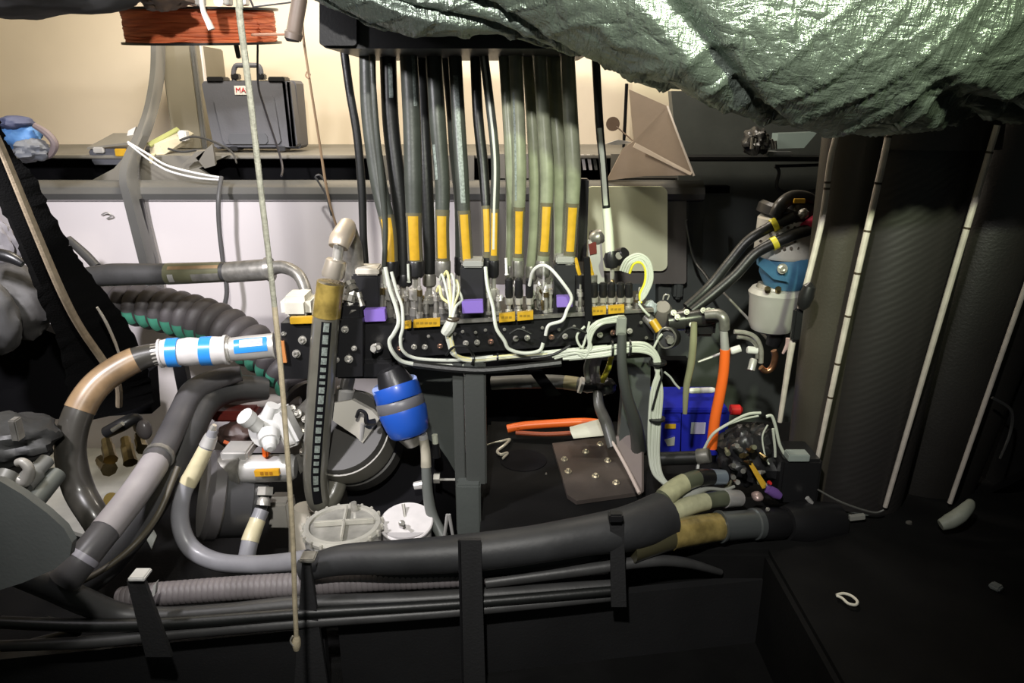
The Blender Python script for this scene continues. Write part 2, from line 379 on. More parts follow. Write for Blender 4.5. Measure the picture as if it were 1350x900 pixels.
for h, k in zip(H, (.7, .4, 2.6, .3)):
    q = nt.nodes.new('ShaderNodeMath'); q.operation = 'MULTIPLY_ADD'; q.inputs[1].default_value = k; nt.links.new(h.outputs[0], q.inputs[0])
    if prev: nt.links.new(prev.outputs[0], q.inputs[2])
    else: q.inputs[2].default_value = 0
    prev = q
bp = nt.nodes.new('ShaderNodeBump'); bp.inputs['Strength'].default_value = 1; bp.inputs['Distance'].default_value = .0065; nt.links.new(prev.outputs[0], bp.inputs['Height']); nt.links.new(bp.outputs[0], b.inputs['Normal'])
one('tarpaulin', tarp(), m, 'crinkled silvery green tarpaulin bundle hanging across the upper right', 'tarpaulin', sharp=180)

# ================================================================ MAST
def mastcyl(top, bot, m, n=40, sq=1):
    """ellipse tube between (xl,xr,y,Y) rows"""
    rows = []
    for k in range(13):
        t = k/12; xl = top[0]+(bot[0]-top[0])*t; xr = top[1]+(bot[1]-top[1])*t; y = top[2]+(bot[2]-top[2])*t; Y = top[3]+(bot[3]-top[3])*t
        a, c = P(xl, y, Y), P(xr, y, Y); ctr = (a+c)/2; r = (c-a).length/2
        rows.append([ctr+Vector((math.cos(2*math.pi*j/n)*r, math.sin(2*math.pi*j/n)*r*sq, 0)) for j in range(n)])
    i = 0; g = G(); g.grid(rows, True); g.f.append(tuple(range(n-1, -1, -1))); q = len(g.v); g.f.append(tuple(range(q-n, q))); return g
ms = T('carbon_mast', 'tall dark carbon mast leaning right beside the pump', 'mast', P(1130, 670, 1.6))
link('leading_tube', mastcyl((1095, 1180, 100, 1.55), (1030, 1086, 690, 1.55), carbonp), tubelit, ms)
link('mast_wall', mastcyl((1168, 1322, 100, 1.52), (1072, 1178, 690, 1.52), carbon, sq=.7), carbon, ms)
link('trailing_wall', mastcyl((1318, 1500, 100, 1.60), (1166, 1262, 690, 1.58), carbonp, sq=.6), carbonp, ms)
collar = mastcyl((1164, 1326, 100, 1.515), (1150, 1313, 195, 1.515), carbonp, sq=.74); link('collar', collar, carbonp, ms)
rods = [([(1106, 168, 1.44, 3.6), (1095, 210, 1.44, 4), (1083, 293, 1.44, 4), (1055, 407, 1.44, 4), (1043, 460, 1.45, 4.2), (1028, 556, 1.46, 3)], 'pale batten rod down the left edge of the mast, nearest the pump'),
        ([(1174, 165, 1.42, 4), (1158, 240, 1.42, 4.4), (1118, 415, 1.43, 4), (1078, 603, 1.45, 3)], 'pale banded batten rod, second from the left on the mast'),
        ([(1315, 165, 1.42, 4.2), (1243, 408, 1.43, 4), (1167, 668, 1.45, 3)], 'pale batten rod, third from the left on the mast'),
        ([(1398, 250, 1.47, 3.4), (1344, 400, 1.47, 3.2), (1252, 663, 1.47, 3)], 'thin pale batten rod at the far right of the mast')]
rodm = mat('batten_pale', (.62, .56, .5), .45, var=.2, vscale=40)
for i, (c, lab) in enumerate(rods):
    pa = Path(c, 10); t = T('batten_rod', lab, 'rod', pa.p[-1], 'batten rods on the mast'); link('rod', pa.g(1, 10), rodm, t)
    for y in ([236, 246] if i == 0 else [178, 238, 245, 310, 368, 415, 480, 532] if i == 1 else [195, 300]):
        q = pa.y(y-1.6, y+1.6)
        if len(q.p) < 2:
            j = min(range(len(pa.p)-1), key=lambda j: abs(pix(pa.p[j])[1]-y)); d = (pa.p[j+1]-pa.p[j]).normalized(); q = Path(); q.p = [pa.p[j], pa.p[j]+d*.004]; q.r = [pa.r[j]]*2
        link('band', q.g(1.12, 10), ink, t)
t = T('cable_clip', 'black oval clip on the leftmost batten rod', 'clip', P(1062, 408, 1.42))
link('clip_body', cyl((1069, 372, 1.42), (1057, 408, 1.42), [(0, 2), (.15, 8), (.5, 10), (.85, 8), (1, 3)], 16), blackp, t)
link('clip_foot', pbox(1046, 1058, 408, 450, 1.43, .015, .004), blackp, t)

# ================================================================ SPOOL AND THINGS ABOVE
t = T('line_spool', 'large spool wound with orange line under the top edge', 'spool', P(226, 58, 1.75))
zb, zt_ = P(226, 56, 1.75).z, P(226, 11, 1.75).z; rr = R(103, P(226, 35, 1.75)); cx = P(226, 35, 1.75).x
rd = ray(226, 35).normalized(); rd = Vector((0, rd.y, rd.z)).normalized(); ax_ = Vector((0, -rd.z, rd.y)); cm = P(226, 34.5, 1.75)+rd*rr; hh = (zt_-zb)/2
c0 = cm-ax_*hh; c1 = cm+ax_*hh
link('flange', G().lathe(c0-ax_*.005, c0, [(0, rr*1.06), (1, rr*1.06)], 48), blackp, t)
link('flange', G().lathe(c1, c1+ax_*.005, [(0, rr*1.06), (1, rr*1.06)], 48), blackp, t)
g = G(); rows = []
for k in range(41):
    rows.append([c0.lerp(c1, k/40) + (Vector((math.cos(a), 0, 0))+rd*math.sin(a))*(rr*(1+.006*math.sin(k*1.57)+.012*noise.noise(Vector((a*3, k*.25, 1))))) + Vector((0, 0, .006*noise.noise(Vector((a*2, k*.3, 5))))) for a in [2*math.pi*j/72 for j in range(72)]])
g.grid(rows, True); link('winding', g, owind, t, 60); link('hanger', G().lathe(c1, Vector((c1.x, c1.y, 2.58)), [(0, .012), (1, .012)], 12), blackp, t)
g = G()
for k in range(16):
    y = 16+k*2.5; q = Path([(326, y, 1.86, 1.2), (333+8*(k/16)+random.random()*5, y+random.uniform(-2, 2), 1.85, 1.2), (336+10*(k/16)+random.random()*3, y+2, 1.86, 1)], 3); g.tube(q.p, q.r, 5)
link('loose_turns', g, owind, t).__setitem__('kind', 'stuff')
t = T('crank_handle', 'brown tubular crank handle hanging right of the orange spool', 'handle', P(388, 54, 1.6))
link('grip', cyl((396, -6, 1.6), (386, 52, 1.6), [(0, 9), (.1, 10), (.8, 10), (.86, 12), (1, 11)], 16), mat('handle_brown', (.18, .14, .11), .5, var=.4), t)
link('arm', cyl((332, 46, 1.65), (382, 45, 1.6), [(0, 1.6), (1, 1.6)], 8), mat('arm_brown', (.3, .16, .1), .5), t)
link('end_cap', cyl((386, 50, 1.6), (386, 55, 1.6), [(0, 11), (1, 8)], 14), blackp, t)
link('arm', cyl((335, 9, 1.65), (400, 1, 1.6), [(0, 1.2), (1, 1.2)], 8), dhose, t)
one('rope_tail', Path([(265, -8, 1.55, 3), (268, 14, 1.55, 3.4), (275, 30, 1.55, 4.2), (279, 39, 1.55, 4.6)], 8).g(1, 10), mat('tail_white', (.6, .56, .5), .6), 'short cream rope tail hanging in front of the orange spool', 'rope')
one('strap_end', pbox(309, 315, 55, 77, 1.9, .008, .002, roll=-6), shelfm, 'short grey strap end below the orange spool', 'strap')
def lump(c, rx, ry, rz, amp, fr, seed, n=28):
    g = G(); rows = []
    for i in range(n+1):
        th_ = math.pi*i/n; row = []
        for j in range(n*2):
            ph = math.pi*j/n; d = Vector((math.sin(th_)*math.cos(ph), math.sin(th_)*math.sin(ph), math.cos(th_)))
            k = 1+amp*noise.noise(d*fr+Vector((seed, 0, 0)))+amp*.4*noise.noise(d*fr*2.7+Vector((0, seed, 0)))
            row.append(Vector(c)+Vector((d.x*rx, d.y*ry, d.z*rz))*k)
        rows.append(row)
    return g.grid(rows, True)
def plump(x0, x1, y0, y1, Y, dep, amp=.25, fr=1.6, seed=1, n=20):
    c = P((x0+x1)/2, (y0+y1)/2, Y); return lump(c, R(x1-x0, c)/2, dep/2, R(y1-y0, c)/2, amp, fr, seed, n)
one('folded_cover', plump(-120, 190, -60, 17, 1.5, .3, .2, 2, 3), greyc, 'grey crumpled fabric cover at the top left corner', 'cover')
one('glove', plump(182, 246, -22, 13, 1.6, .1, .3, 2, 5), brownm, 'brown leather glove lying on top of the orange spool', 'glove')
t = T('terminal_strip', 'white terminal strip at the top edge above the orange spool', 'terminal', P(280, 8, 1.7))
for x in (244, 256, 292, 314): link('terminal', pbox(x, x+9, -4, 6, 1.7, .03, .002), white, t)
link('rail', pbox(236, 330, -8, -3, 1.71, .03, .002), blackp, t)
link('round_gland', cyl((288, 0, 1.69), (288, 2, 1.6), [(0, 7), (1, 6)], 14), white, t)

# ================================================================ THINGS ON THE SHELF
t = T('carry_case', 'grey hard carry case standing on the shelf with a white badge', 'case', P(330, 197, 2.42))
def tap(x0, x1, x2, x3, y0, y1, Y, dp, bev=.01):
    """tapered box: top x0..x1, bottom x2..x3"""
    g = G(); g.poly([P(x0+3, y0, Y), P(x1-3, y0, Y), P(x1, y0+4, Y), P(x3, y1-4, Y), P(x3-3, y1, Y), P(x2+3, y1, Y), P(x2, y1-4, Y), P(x0, y0+4, Y)], (0, dp, 0)); return g
link('case_lid', tap(266, 383, 281, 392, 107, 194, 2.44, .05), casem, t)
link('case_base', tap(271, 390, 284, 397, 106, 196, 2.492, .09), casem, t)
link('lid_rib', tap(281, 361, 294, 370, 126, 190, 2.43, .012), casem, t)
link('lid_recess', tap(300, 352, 302, 353, 176, 190, 2.424, .007), mat('case_dark', (.08, .085, .1), .5), t)
for k in (0, 1): link('seam', tap(372+k*6, 375+k*6, 382+k*5, 384+k*5, 108, 193, 2.432, .012), blackp, t)
for x in (272, 353): link('latch', pbox(x, x+22, 101, 108, 2.435, .06, .003), blackp, t)
for x in (303, 366): link('foot', pbox(x, x+10, 193, 199, 2.435, .06, .002), blackp, t)
hd = link('handle', Path([(309, 107, 2.47, 3.2), (308, 95, 2.47, 3.2), (311, 87, 2.47, 3.2), (318, 86, 2.47, 3.2), (334, 86, 2.47, 3.2), (341, 87, 2.47, 3.2), (344, 94, 2.47, 3.2), (344, 105, 2.47, 3.2)], 6).g(1, 10), casem, t)
for x in (309, 343): link('pivot', pbox(x-5, x+5, 97, 105, 2.46, .03, .003), blackp, hd)
bd = link('badge', pbox(309, 332, 113, 125, 2.428, .003, .0005), white, t)
def text(s, parent, c, h, m, name='lettering', rotx=math.pi/2, wd=None, roll=0):
    cu = bpy.data.curves.new('t', 'FONT'); cu.body = s; cu.size = h; cu.align_x = 'CENTER'; cu.align_y = 'CENTER'; cu.extrude = h*.01
    o = bpy.data.objects.new('t', cu); S.collection.objects.link(o); dg = bpy.context.evaluated_depsgraph_get()
    me = bpy.data.meshes.new_from_object(o.evaluated_get(dg)); bpy.data.objects.remove(o)
    W = max(v.co.x for v in me.vertices)-min(v.co.x for v in me.vertices); k = (wd/W if wd else 1)
    Mx = Matrix.Rotation(roll, 3, 'Y') @ Matrix.Rotation(rotx, 3, 'X')
    for v in me.vertices: v.co = Mx @ Vector((v.co.x*k, v.co.y, v.co.z)) + c - WL[parent]
    me.materials.clear(); me.materials.append(m); q = bpy.data.objects.new(name, me); S.collection.objects.link(q); q.parent = parent; WL[q] = WL[parent]; return q
WL[bd] = WL[t]; text('MAX', bd, P(320.5, 119, 2.4265), .021, redink, wd=.046)
t = T('tool_box', 'small grey open tool box with a yellow clip left of the rib', 'toolbox', P(142, 216, 2.35))
link('box_body', tap(117, 172, 122, 168, 196, 217, 2.32, .14), casem, t)
link('box_lid', G().poly([P(115, 197, 2.31), P(173, 190, 2.31), P(178, 178, 2.42), P(150, 178, 2.46)], (0, 0, .006)), shelfm, t)
link('yellow_clip', pbox(151, 166, 196, 206, 2.305, .012, .002), yel, t); link('latch', pbox(122, 136, 194, 202, 2.305, .012, .003), alu, t)
link('white_lid_edge', G().poly([P(169, 172, 2.4), P(179, 167, 2.4), P(174, 182, 2.4), P(166, 184, 2.4)], (0, .01, 0)), white, t)
t = T('face_mask_bag', 'blue pouch with grey strap at the far left end of the shelf', 'bag', P(35, 200, 2.0))
link('pouch', plump(8, 50, 158, 200, 2.0, .12, .25, 1.6, 8), mat('blue_cloth', (.08, .22, .5), .6, var=.3), t)
link('flap', plump(4, 38, 152, 172, 1.98, .12, .2, 1.6, 2), mat('navy_cloth', (.05, .06, .12), .7), t)
link('strap', Path([(45, 165, 1.98, 4), (62, 176, 1.98, 5), (72, 190, 1.98, 5), (66, 204, 1.98, 4), (50, 208, 1.98, 4)], 6).g(1, 8), mat('strap_grey', (.14, .11, .11), .7), t)
link('hem', plump(20, 62, 184, 212, 1.97, .1, .3, 2, 3), mat('hem_grey', (.13, .14, .16), .7), t)
t = T('power_strip', 'pale power strip lying at an angle left of the grey case', 'power strip', P(215, 205, 2.35))
link('strip_body', G().poly([P(197, 190, 2.32), P(236, 172, 2.5), P(244, 176, 2.5), P(242, 187, 2.5), P(205, 204, 2.32), P(198, 202, 2.32)], (.02, .02, 0)), mat('strip_cream', (.6, .55, .42), .5, var=.2), t)
link('green_edge', G().poly([P(194, 190, 2.31), P(233, 169, 2.49), P(237, 172, 2.49), P(199, 194, 2.31)], (0, 0, .004)), mat('strip_green', (.33, .36, .14), .5), t)
link('plug', pbox(234, 245, 172, 186, 2.44, .03, .004), white, t)
for k, (pts_) in enumerate([[(237, 185, 2.4, 1.6), (255, 180, 2.4, 1.6), (280, 186, 2.35, 1.5), (305, 200, 2.3, 1.4), (312, 215, 2.26, 1.2)], [(222, 196, 2.3, 1.6), (240, 200, 2.28, 1.5), (262, 198, 2.28, 1.6), (276, 205, 2.27, 1.5)]]):
    one('extension_lead', Path(pts_, 6).g(1, 8), dhose, ['thin grey cord arching from the power strip past the grey case', 'short grey cord lying below the power strip'][k], 'cord')
t = T('paper_scraps', 'x', 'paper', P(275, 215, 2.3)); t['label'] = 'crumpled grey strips lying on the ledge below the power strip'
for q in ([(240, 218), (258, 200), (270, 199), (262, 212)], [(258, 208), (280, 190), (284, 218), (270, 222)], [(196, 205), (204, 204), (200, 216), (197, 214)]):
    link('strip', G().poly([P(x, y, 2.24) for x, y in q], (.0, .012, .004)), shelfm if q[0][0] != 196 else cream2, t)
# ================================================================ CORDS
t = T('hanging_rope', 'long pale rope hanging from the top edge down to a knot at the bottom', 'rope', P(390, 855, .96))
ro = Path([(268, -330, .96, 4.6), (313, -20, .96, 4.6), (316, 20, .96, 4.6), (330, 130, .96, 4.2), (345, 260, .96, 3.9), (361, 395, .96, 3.6), (373, 520, .96, 3.5), (385, 690, .96, 3.3), (389, 800, .96, 3.2), (391, 842, .96, 3)], 14)
link('rope_body', ro.cut(lambda p, u: pix(p)[1] < 436).g(1, 10), greyrope, t); link('lower_rope', ro.cut(lambda p, u: pix(p)[1] > 400).g(1.02, 10), wcream, t)
link('knot', cyl((391, 838, .96), (391, 856, .96), [(0, 3), (.2, 5), (.6, 6), (1, 4)], 12), wcream, t)
link('hook', Path([(386, 838, .955, 1.2), (383, 844, .955, 1.2), (386, 850, .955, 1.2), (392, 852, .955, 1.2)], 6).g(1, 6), steel, t)
t = T('thin_string', 'thin brown string with a small loop hanging right of the grey case', 'string', P(446, 305, 1.95))
link('string', Path([(398, -5, 1.7, 2), (399, 40, 1.7, 1.8), (407, 98, 1.72, 1.6), (420, 180, 1.8, 1.7), (430, 245, 1.85, 1.8), (438, 280, 1.9, 1.6), (445, 302, 1.93, 1.6)], 10).g(1, 8), mat('string_brown', (.30, .21, .13), .8), t)
link('loop', Path([(405, 94, 1.72, 1), (403, 100, 1.72, 1), (407, 103, 1.72, 1), (409, 97, 1.72, 1)], 5).g(1, 6), mat('loop_br', (.3, .2, .13), .8), t)
link('wire_eye', Path([(437, 284, 1.9, 1.4), (430, 258, 1.88, 1.5), (420, 240, 1.87, 1.4), (416, 233, 1.87, 1.4), (422, 231, 1.87, 1.4), (431, 243, 1.88, 1.4)], 6).g(1, 6), dhose, t)
one('lamp_cord', Path([(328, -5, 1.95, 1.6), (339, 31, 1.97, 1.5), (340, 107, 2.1, 1.5), (348, 140, 2.2, 1.5), (371, 212, 2.26, 1.5), (371, 232, 2.16, 1.5)], 8).g(1, 6), mat('cord_grey', (.06, .055, .06), .6), 'thin grey cord hanging in front of the grey case', 'cord')
one('white_cable', Path([(168, 187, 2.1, 2.2), (195, 203, 2.11, 2.2), (220, 218, 2.12, 2.2), (258, 228, 2.13, 2.2), (290, 234, 2.14, 2.4)], 8).g(.7, 8), white, 'upper of two white cables lying across the rib', 'cable')
one('white_cable', Path([(169, 189, 2.1, 1.8), (196, 210, 2.11, 2), (222, 225, 2.12, 2.2), (258, 234, 2.13, 2), (290, 237, 2.14, 2)], 8).g(.75, 8), white, 'lower of two white cables lying across the rib', 'cable')
one('grey_cable', Path([(292, 233, 2.13, 3), (288, 262, 2.10, 3), (289, 300, 2.10, 3), (294, 345, 2.10, 3), (299, 385, 2.10, 3), (293, 412, 2.10, 3)], 8).g(1, 10), mat('cable_grey', (.1, .1, .1), .5), 'grey cable looping down the white lower panel', 'cable')
t = T('wall_eye', 'small faint screw eye on the white panel left of the rib', 'fitting', P(140, 286, 2.19)); link('eye', Path([(134, 283, 2.19, 1), (140, 280, 2.18, 1), (147, 284, 2.18, 1), (141, 288, 2.19, 1)], 5).g(1, 6), alu, t)
# tan canvas panel, pale card behind
t = T('canvas_flap', 'taupe triangular canvas flap under the tarpaulin', 'flap', P(870, 232, 2.1))
link('flap_cloth', G().poly([P(830, 118, 2.15), P(880, 140, 2.1), P(893, 175, 2.05), P(914, 231, 2.0), P(850, 232, 2.12), P(800, 238, 2.2), P(822, 195, 2.2), P(836, 186, 2.18)], (0, .012, 0)), tanp, t)
link('fold', G().poly([P(838, 188, 2.12), P(913, 228, 1.99), P(910, 231, 1.99), P(835, 194, 2.12)], (0, .01, 0)), mat('tan_light', (.36, .30, .24), .6), t)
link('edge_cord', Path([(880, 140, 2.09, 1.4), (893, 175, 2.04, 1.4), (915, 232, 1.99, 1.6)], 5).g(1, 6), mat('edge_light', (.55, .5, .45), .6), t)
t = T('round_knob', 'brown round paddle on a thin stalk beside the canvas flap', 'knob', P(836, 188, 2.4))  # brown round knob on a thin stalk
link('disc', cyl((808, 163, 2.42), (808, 163.5, 2.40), [(0, 9), (1, 9)], 20), brownm, t); link('stalk', Path([(813, 167, 2.4, 1), (828, 180, 2.36, 1), (836, 187, 2.3, 1)], 4).g(1, 6), brownm, t)
link('blade', G().poly([P(798, 190, 2.2), P(815, 184, 2.2), P(836, 188, 2.2), P(815, 191, 2.2)], (0, .01, 0)), alu, t)
# ================================================================ VERTICAL HOSES
def fit(t, x, y0, Y, r, kind=0, yb=416):
    """ferrule, stem, hex nut and adapter under a hose end"""
    h = yb-y0
    link('ferrule', cyl((x, y0, Y), (x, y0+h*.3, Y), [(0, r*1.05), (.1, r*1.15), (.85, r*1.15), (1, r*.9)], 16), steeld if kind else blackp, t)
    link('stem', cyl((x, y0+h*.28, Y), (x, y0+h*.75, Y), [(0, r*.5), (1, r*.5)], 12), steel, t)
    link('nut', cyl((x, y0+h*.5, Y), (x, y0+h*.7, Y), [(0, r*.85), (.1, r*1.0), (.9, r*1.0), (1, r*.85)], 6), steel if kind != 2 else brass, t)
    link('adapter', cyl((x, y0+h*.72, Y), (x, yb, Y), [(0, r*.7), (.4, r*.7), (.4, r*.95), (1, r*.95)], 8), steeld, t)
VH = [ # ctl, mat, label range, labeltext, fitting kind
 ([(484, 60, 1.60, 11), (487, 150, 1.60, 11), (499, 240, 1.59, 11), (512, 300, 1.57, 10), (515, 345, 1.56, 10)], rubberg, (288, 345), 'first yellow-tagged hose from the left, leaning right', 0),
 ([(511, 60, 1.63, 11), (515, 160, 1.63, 11), (524, 240, 1.62, 11), (530, 300, 1.61, 10), (532, 362, 1.60, 10)], rubber, None, 'black braided hose between the first and second yellow-tagged hoses', 0),
 ([(538, 60, 1.58, 12), (543, 160, 1.58, 12), (545, 240, 1.57, 12), (546, 300, 1.56, 10), (548, 345, 1.56, 10)], rubberg, (284, 342), 'second yellow-tagged hose from the left', 0),
 ([(553, 60, 1.66, 9), (558, 160, 1.66, 9), (562, 240, 1.65, 9), (566, 330, 1.64, 8), (566, 362, 1.64, 8)], rubber, None, 'black untagged hose right behind the second yellow-tagged hose', 1),
 ([(571, 60, 1.60, 11), (577, 160, 1.59, 11), (583, 240, 1.58, 10), (583, 300, 1.57, 9), (584, 345, 1.57, 9)], rubberg, (281, 340), 'third yellow-tagged hose from the left', 1),
 ([(587, 60, 1.67, 8), (596, 130, 1.67, 9), (601, 200, 1.66, 9), (606, 270, 1.65, 7), (607, 340, 1.64, 7)], rubberg, None, 'green-grey untagged hose crossing behind the fourth yellow-tagged hose', 0),
 ([(599, 60, 1.60, 9), (604, 150, 1.59, 9), (609, 230, 1.57, 9), (613, 300, 1.56, 8), (616, 345, 1.56, 8)], rubberg, (279, 342), 'fourth yellow-tagged hose from the left, printed, ending on a black coil', 2),
 ([(626, 60, 1.62, 7), (630, 150, 1.61, 7), (637, 220, 1.60, 7), (641, 280, 1.58, 6), (643, 345, 1.57, 6)], rubber, (273, 335), 'thin left hose of the tagged pair right of the middle gap', 0),
 ([(636, 60, 1.58, 6), (645, 130, 1.58, 6), (653, 210, 1.57, 6), (652, 280, 1.56, 6), (651, 345, 1.56, 6)], rubberg, (279, 338), 'thin right hose of the tagged pair, with a bright edge', 0),
 ([(664, 60, 1.60, 8), (670, 150, 1.59, 8), (674, 230, 1.58, 8), (673, 300, 1.60, 6), (672, 352, 1.60, 6)], rubberlit, None, 'lit-toned hose just left of the sixth yellow tag', 1),
 ([(679, 60, 1.57, 9), (683, 150, 1.57, 9), (685, 230, 1.56, 9), (684, 300, 1.56, 7), (683, 345, 1.56, 7)], rubberlit, (275, 336), 'lit-toned hose with the yellow tag left of the four pale ones', 1),
 ([(694, 60, 1.62, 7), (701, 150, 1.61, 8), (705, 230, 1.60, 8), (704, 300, 1.59, 7), (700, 352, 1.59, 7)], rubberlit, None, 'untagged lit-toned hose between two tagged ones', 1),
 ([(711, 60, 1.58, 9), (716, 150, 1.58, 9), (721, 230, 1.57, 9), (719, 300, 1.56, 8), (716, 345, 1.56, 8)], rubberlit, (272, 333), 'lit-toned hose with a narrow two-part yellow tag', 1),
 ([(729, 70, 1.62, 10), (733, 150, 1.61, 10), (738, 230, 1.60, 10), (738, 300, 1.60, 8), (738, 345, 1.60, 8)], rubberlit, None, 'brownish lit-toned hose behind the purple-tagged right coil', 1),
 ([(748, 60, 1.57, 9), (752, 150, 1.57, 10), (756, 230, 1.56, 10), (753, 300, 1.56, 8), (750, 345, 1.56, 8)], rubberlit, (271, 333), 'rightmost yellow-tagged hose of the bank, beside the round regulator', 1)]
for c, m_, lr, lab, k in VH:
    pa = Path(c, 14); e = pa.p[-1]; t = T('hydraulic_hose', lab, 'hose', e, 'hoses rising from the manifold to the overhead housing')
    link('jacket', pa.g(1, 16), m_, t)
    if lr:
        s = pa.y(*lr); link('yellow_tag', G().arc(s.p, s.r, half=38, k=1.05), yel, t)
        s = pa.y(lr[0]-6, lr[1]+5); link('clear_sleeve', s.g(1.03, 16), mat('clear_'+str(round(c[0][0])), (.12, .11, .07), .25, coat=.6), t)
    x, y = pix(e); fit(t, x, y-2, e.y, c[-1][3], k if k != 2 else 1, 417 if k != 2 else 352)
# printed strips and pale patches, plus a painted shine down one jacket
def strip(c, y0, y1, off, half, m_, lab):
    for o in bpy.data.objects:
        if o.get('label') == lab: par = o
    pa = Path(c, 20).y(y0, y1); link('print_shine_line', G().arc(pa.p, pa.r, d=Vector((off, -1, .3)), half=half, k=1.05), m_, par)
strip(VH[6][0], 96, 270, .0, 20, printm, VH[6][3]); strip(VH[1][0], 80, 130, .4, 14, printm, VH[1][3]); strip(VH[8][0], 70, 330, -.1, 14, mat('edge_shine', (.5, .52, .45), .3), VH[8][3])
strip(VH[10][0], 120, 265, -.7, 10, printm, VH[10][3]); strip(VH[2][0], 60, 140, .7, 12, printm, VH[2][3]); strip(VH[4][0], 190, 240, -.8, 12, printm, VH[4][3])
t = T('hydraulic_hose', 'thin green-grey hose hanging left of the hose bank onto the left coil', 'hose', P(482, 352, 1.6)); pa = Path([(452, 55, 1.6, 5.5), (461, 120, 1.6, 5.5), (471, 180, 1.6, 5.5), (477, 250, 1.6, 5.5), (479, 310, 1.6, 5), (482, 356, 1.6, 5)], 10); link('jacket', pa.g(), rubber, t)
t = T('hydraulic_hose', 'slim hose with a pink and white tag in the left of the hose bank', 'hose', P(506, 352, 1.53)); pa = Path([(490, 60, 1.535, 4), (492, 110, 1.535, 4), (496, 170, 1.535, 4.5), (503, 240, 1.535, 4.5), (508, 300, 1.535, 3.5), (506, 352, 1.53, 3)], 10); link('jacket', pa.g(), rubberg, t)
s = pa.y(133, 143); link('pink_tag', G().arc(s.p, s.r, half=60, k=1.1), mat('pink', (.7, .4, .5), .5), t); s = pa.y(147, 151); link('white_tag', G().arc(s.p, s.r, half=60, k=1.1), white, t)
t = T('hydraulic_hose', 'separate hose ending in a white sleeve at the right of the hose bank', 'hose', P(806, 370, 1.6)); pa = Path([(783, 30, 1.6, 5.5), (790, 160, 1.6, 5.5), (795, 215, 1.6, 5), (799, 270, 1.6, 5), (802, 300, 1.6, 5.4), (804, 332, 1.6, 5.4)], 10); link('jacket', pa.g(), rubber, t)
link('white_sleeve', pa.y(272, 333).g(1.15), mat('sleeve_w', (.7, .74, .6), .5), t); s = pa.y(165, 270); link('shine_strip', G().arc(s.p, s.r, d=Vector((-.2, -1, .2)), half=34, k=1.05), mat('shine_g', (.45, .48, .4), .4), t)  # the pale strip paints a shine along the jacket
link('boot', cyl((806, 330, 1.6), (806, 352, 1.6), [(0, 7), (.5, 11), (1, 8)], 14), blackp, t); link('stem', cyl((807, 350, 1.6), (808, 405, 1.6), [(0, 3), (1, 3)], 10), steel, t)

# ================================================================ MANIFOLD
t = T('valve_manifold', 'long black hydraulic valve manifold studded with bolts across the centre', 'manifold', P(620, 480, 1.5))
mdir = P(860, 440, 1.53)-P(470, 456, 1.5)
link('manifold_bar', G().poly([P(466, 428, 1.5), P(862, 408, 1.52), P(862, 447, 1.52), P(466, 476, 1.5)], (0, .17, 0)), blackp, t)
link('lower_rail', G().poly([P(470, 470, 1.52), P(862, 448, 1.54), P(862, 462, 1.54), P(470, 488, 1.52)], (0, .12, 0)), mat('rail_black', (.03, .03, .03), .3), t)
link('top_edge', G().poly([P(560, 425, 1.494), P(862, 407, 1.512), P(862, 411, 1.512), P(560, 429, 1.494)], (0, .01, 0)), steeld, t)
for i, (x, y) in enumerate([(527, 459), (546, 457), (560, 457), (580, 456), (614, 452), (629, 451), (647, 450), (680, 446), (695, 445), (727, 444), (745, 443), (791, 441), (808, 438), (830, 436)]):
    bolt(P(x, y, 1.5), (0, -1, .1), .0042, t, 'screw', steel if i % 3 else mat('warm_screw%d' % i, (.6, .4, .32), .3, 1))
for x, y in [(531, 447), (565, 443), (600, 440), (610, 437), (627, 438), (640, 435), (665, 434), (690, 432), (715, 432), (737, 434), (757, 430), (770, 450), (845, 425), (852, 445)]:
    bolt(P(x, y, 1.5), (0, -1, .1), .0024, t, 'screw', steeld)
for i, (x0, x1, y0, y1) in enumerate([(531, 542, 424, 433), (545, 580, 421, 431), (658, 679, 413, 424), (682, 703, 411, 422), (779, 799, 405, 415), (802, 823, 403, 413)]):
    tg = link('yellow_tag', G().poly([P(x0, y0+1, 1.488), P(x1, y0-1, 1.488), P(x1, y1-1, 1.488), P(x0, y1+1, 1.488)], (0, .01, 0)), yel, t); WL[tg] = WL[t]
    g = G(); n = 3 if x1-x0 < 22 else 5
    for k in range(n): a = x0+3+(x1-x0-6)*k/n; g.poly([P(a, (y0+y1)/2-1.6, 1.4872), P(a+(x1-x0-6)/n*.7, (y0+y1)/2-1.8, 1.4872), P(a+(x1-x0-6)/n*.7, (y0+y1)/2+1, 1.4872), P(a, (y0+y1)/2+1.3, 1.4872)], (0, .0005, 0))
    link('print', g, mat('print_ink%d' % i, (.28, .17, .01), .5), tg)
# left end block of the manifold
t = T('port_block', 'black port block with a yellow tag at the left end of the manifold', 'block', P(420, 490, 1.46))
link('block_body', G().poly([P(370, 426, 1.46), P(478, 420, 1.47), P(478, 496, 1.47), P(372, 500, 1.46)], (0, .14, 0)), blackp, t)
link('block_step', pbox(446, 478, 400, 450, 1.48, .12, .006), blackp, t); link('block_foot', pbox(440, 520, 476, 500, 1.49, .14, .006), blackp, t)
link('yellow_tag', pbox(382, 414, 418, 427, 1.452, .012, .001, roll=-2), yel, t); link('orange_tag', ppoly([(367, 450), (374, 450), (378, 478), (370, 478)], 1.452, .006), mat('orange_tag', (.5, .2, .06), .5), t)
for x, y, r in [(399, 448, .0075), (391, 466, .0075), (374, 439, .005), (455, 434, .0065), (467, 459, .005), (444, 474, .005), (460, 473, .0075)]:
    bolt(P(x, y, 1.462 if x < 440 else 1.466), (0, -1, .1), r*.8, t, 'bolt')
